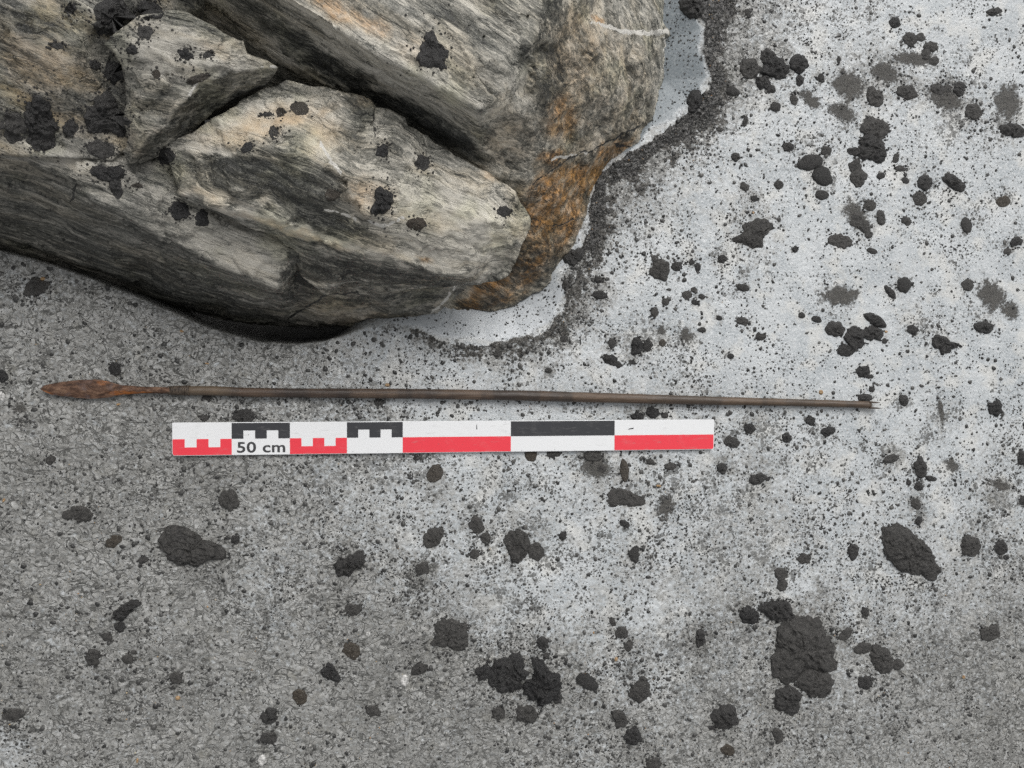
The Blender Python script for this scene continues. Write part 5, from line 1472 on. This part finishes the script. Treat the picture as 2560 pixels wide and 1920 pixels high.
item('o', 'Y', [(1075, 800, 18, 26, 20)], 'tan grain above the flattish knobbed clump')
item('p', 'Y', [(1735, 940, 18, 20)], 'yellow grain in the mud beyond the three lobed clump')
item('p', 'Q', [(195, 1305, 12, 14)], 'white grain under the rounded clump')
item('p', 'Q', [(2140, 1095, 14, 30, -25)], 'pale elongated grain by the photo edge, under the bluish flat clump')

# ------------------------------------------------------------------ wet silt bled from the clumps, and their crumbs
rs = np.random.default_rng(11)
mg = mudf.reshape(ny, nx).copy()
crumb_uv = []
for o_, _, _, c_, kd, ex_, rk in ITEMS:
    r_ = max(ex_) / 2
    if kd in 'YQ':
        continue
    ncr = int(np.clip(r_ * .55, 3, 34) * (1.8 if kd in 'BG' else .7) * (2.2 if rk else 1))
    a_ = rs.uniform(0, 2 * np.pi, ncr); q_ = 1 + rs.exponential(.40 if rk else .30, ncr)
    crumb_uv.append(np.stack([c_[0] + np.cos(a_) * q_ * ex_[0] / 2, c_[1] + np.sin(a_) * q_ * ex_[1] / 2, np.full(ncr, rk), np.full(ncr, r_)], 1))
    if rk or rs.uniform() < .25:
        continue
    w0 = surf_pts(np.array([c_[0]]), np.array([c_[1]]))[0]
    rm = r_ / FD * CAM_LOC[2] * rs.uniform(1.1, 1.7) + .002
    off_ = rs.normal(0, rm * .25, 2)
    ii = slice(*np.searchsorted(gx, [w0[0] - 3 * rm, w0[0] + 3 * rm])); jj = slice(*np.searchsorted(gy, [w0[1] - 3 * rm, w0[1] + 3 * rm]))
    xx, yy = X[jj, ii], Y[jj, ii]
    if xx.size == 0:
        continue
    nz = fbm(np.stack([xx.ravel(), yy.ravel(), 0 * xx.ravel() + r_], 1) * 120, 400, 4, .6).reshape(xx.shape)
    dd = np.hypot(xx - w0[0] - off_[0], yy - w0[1] - off_[1]) / rm + .55 * nz
    mg[jj, ii] = np.maximum(mg[jj, ii], np.minimum(.95, mg[jj, ii] + rs.uniform(.05, .34) * sstep(1.5, .5, dd)))
gme.attributes['mud'].data.foreach_set('value', mg.ravel().astype(np.float32))
CR = np.concatenate(crumb_uv)


def crumbs(name, label, rock, scale):
    q0 = CR[CR[:, 2] == rock]
    k = len(q0)
    if rock:
        keep_, pts_ = [], []
        for t_ in range(k):
            h_ = hit_rock(q0[t_, 0], q0[t_, 1])
            if h_ is not None:
                keep_.append(t_); pts_.append(np.array(h_[0]))
        c = np.array(pts_); q0 = q0[keep_]; k = len(c)
    else:
        c = surf_pts(q0[:, 0], q0[:, 1])
        bad = (c[:, 0] > -.002) & (c[:, 0] < .502) & (c[:, 1] > -.0305) & (c[:, 1] < .002)
        c = c[~bad]; k = len(c)
    s_ = scale * (.0004 + .0011 * rs.uniform(0, 1, k) ** 2.2)
    ring = 6
    a = np.linspace(0, 2 * np.pi, ring, endpoint=False)
    rr = s_[:, None] * (1 + .35 * rs.uniform(-1, 1, (k, ring)))
    px = c[:, :1] + rr * np.cos(a); py = c[:, 1:2] + rr * np.sin(a) * rs.uniform(.6, 1, (k, 1))
    lowz = (c[:, 2] - s_ * .8)[:, None] + 0 * px
    V = np.concatenate([np.stack([px, py, lowz], -1), np.stack([c[:, :1] + (px - c[:, :1]) * .75, c[:, 1:2] + (py - c[:, 1:2]) * .75, c[:, 2:3] + s_[:, None] * rs.uniform(.3, .9, (k, ring))], -1),
                        (c + np.stack([0 * s_, 0 * s_, s_ * .9], 1))[:, None]], 1)
    b = (np.arange(k) * 13)[:, None]; i_ = np.arange(ring); j_ = (i_ + 1) % ring
    me = mesh_np(name, V.reshape(-1, 3), [np.stack([b + i_, b + j_, b + 6 + j_, b + 6 + i_], -1).reshape(-1, 4), np.stack([b + 6 + i_, b + 6 + j_, b + 12 + 0 * i_], -1).reshape(-1, 3)])
    o = link(name, me, M_BLACK)
    o['kind'] = 'stuff'; o['label'] = label; o['category'] = 'crumbs'


crumbs('soil_crumbs', 'tiny black soil crumbs sprinkled round the dabs on the rocks', 1, .8)
crumbs('mud_crumbs', 'tiny black crumbs fallen round the mud clumps on the ice', 0, 1.15)
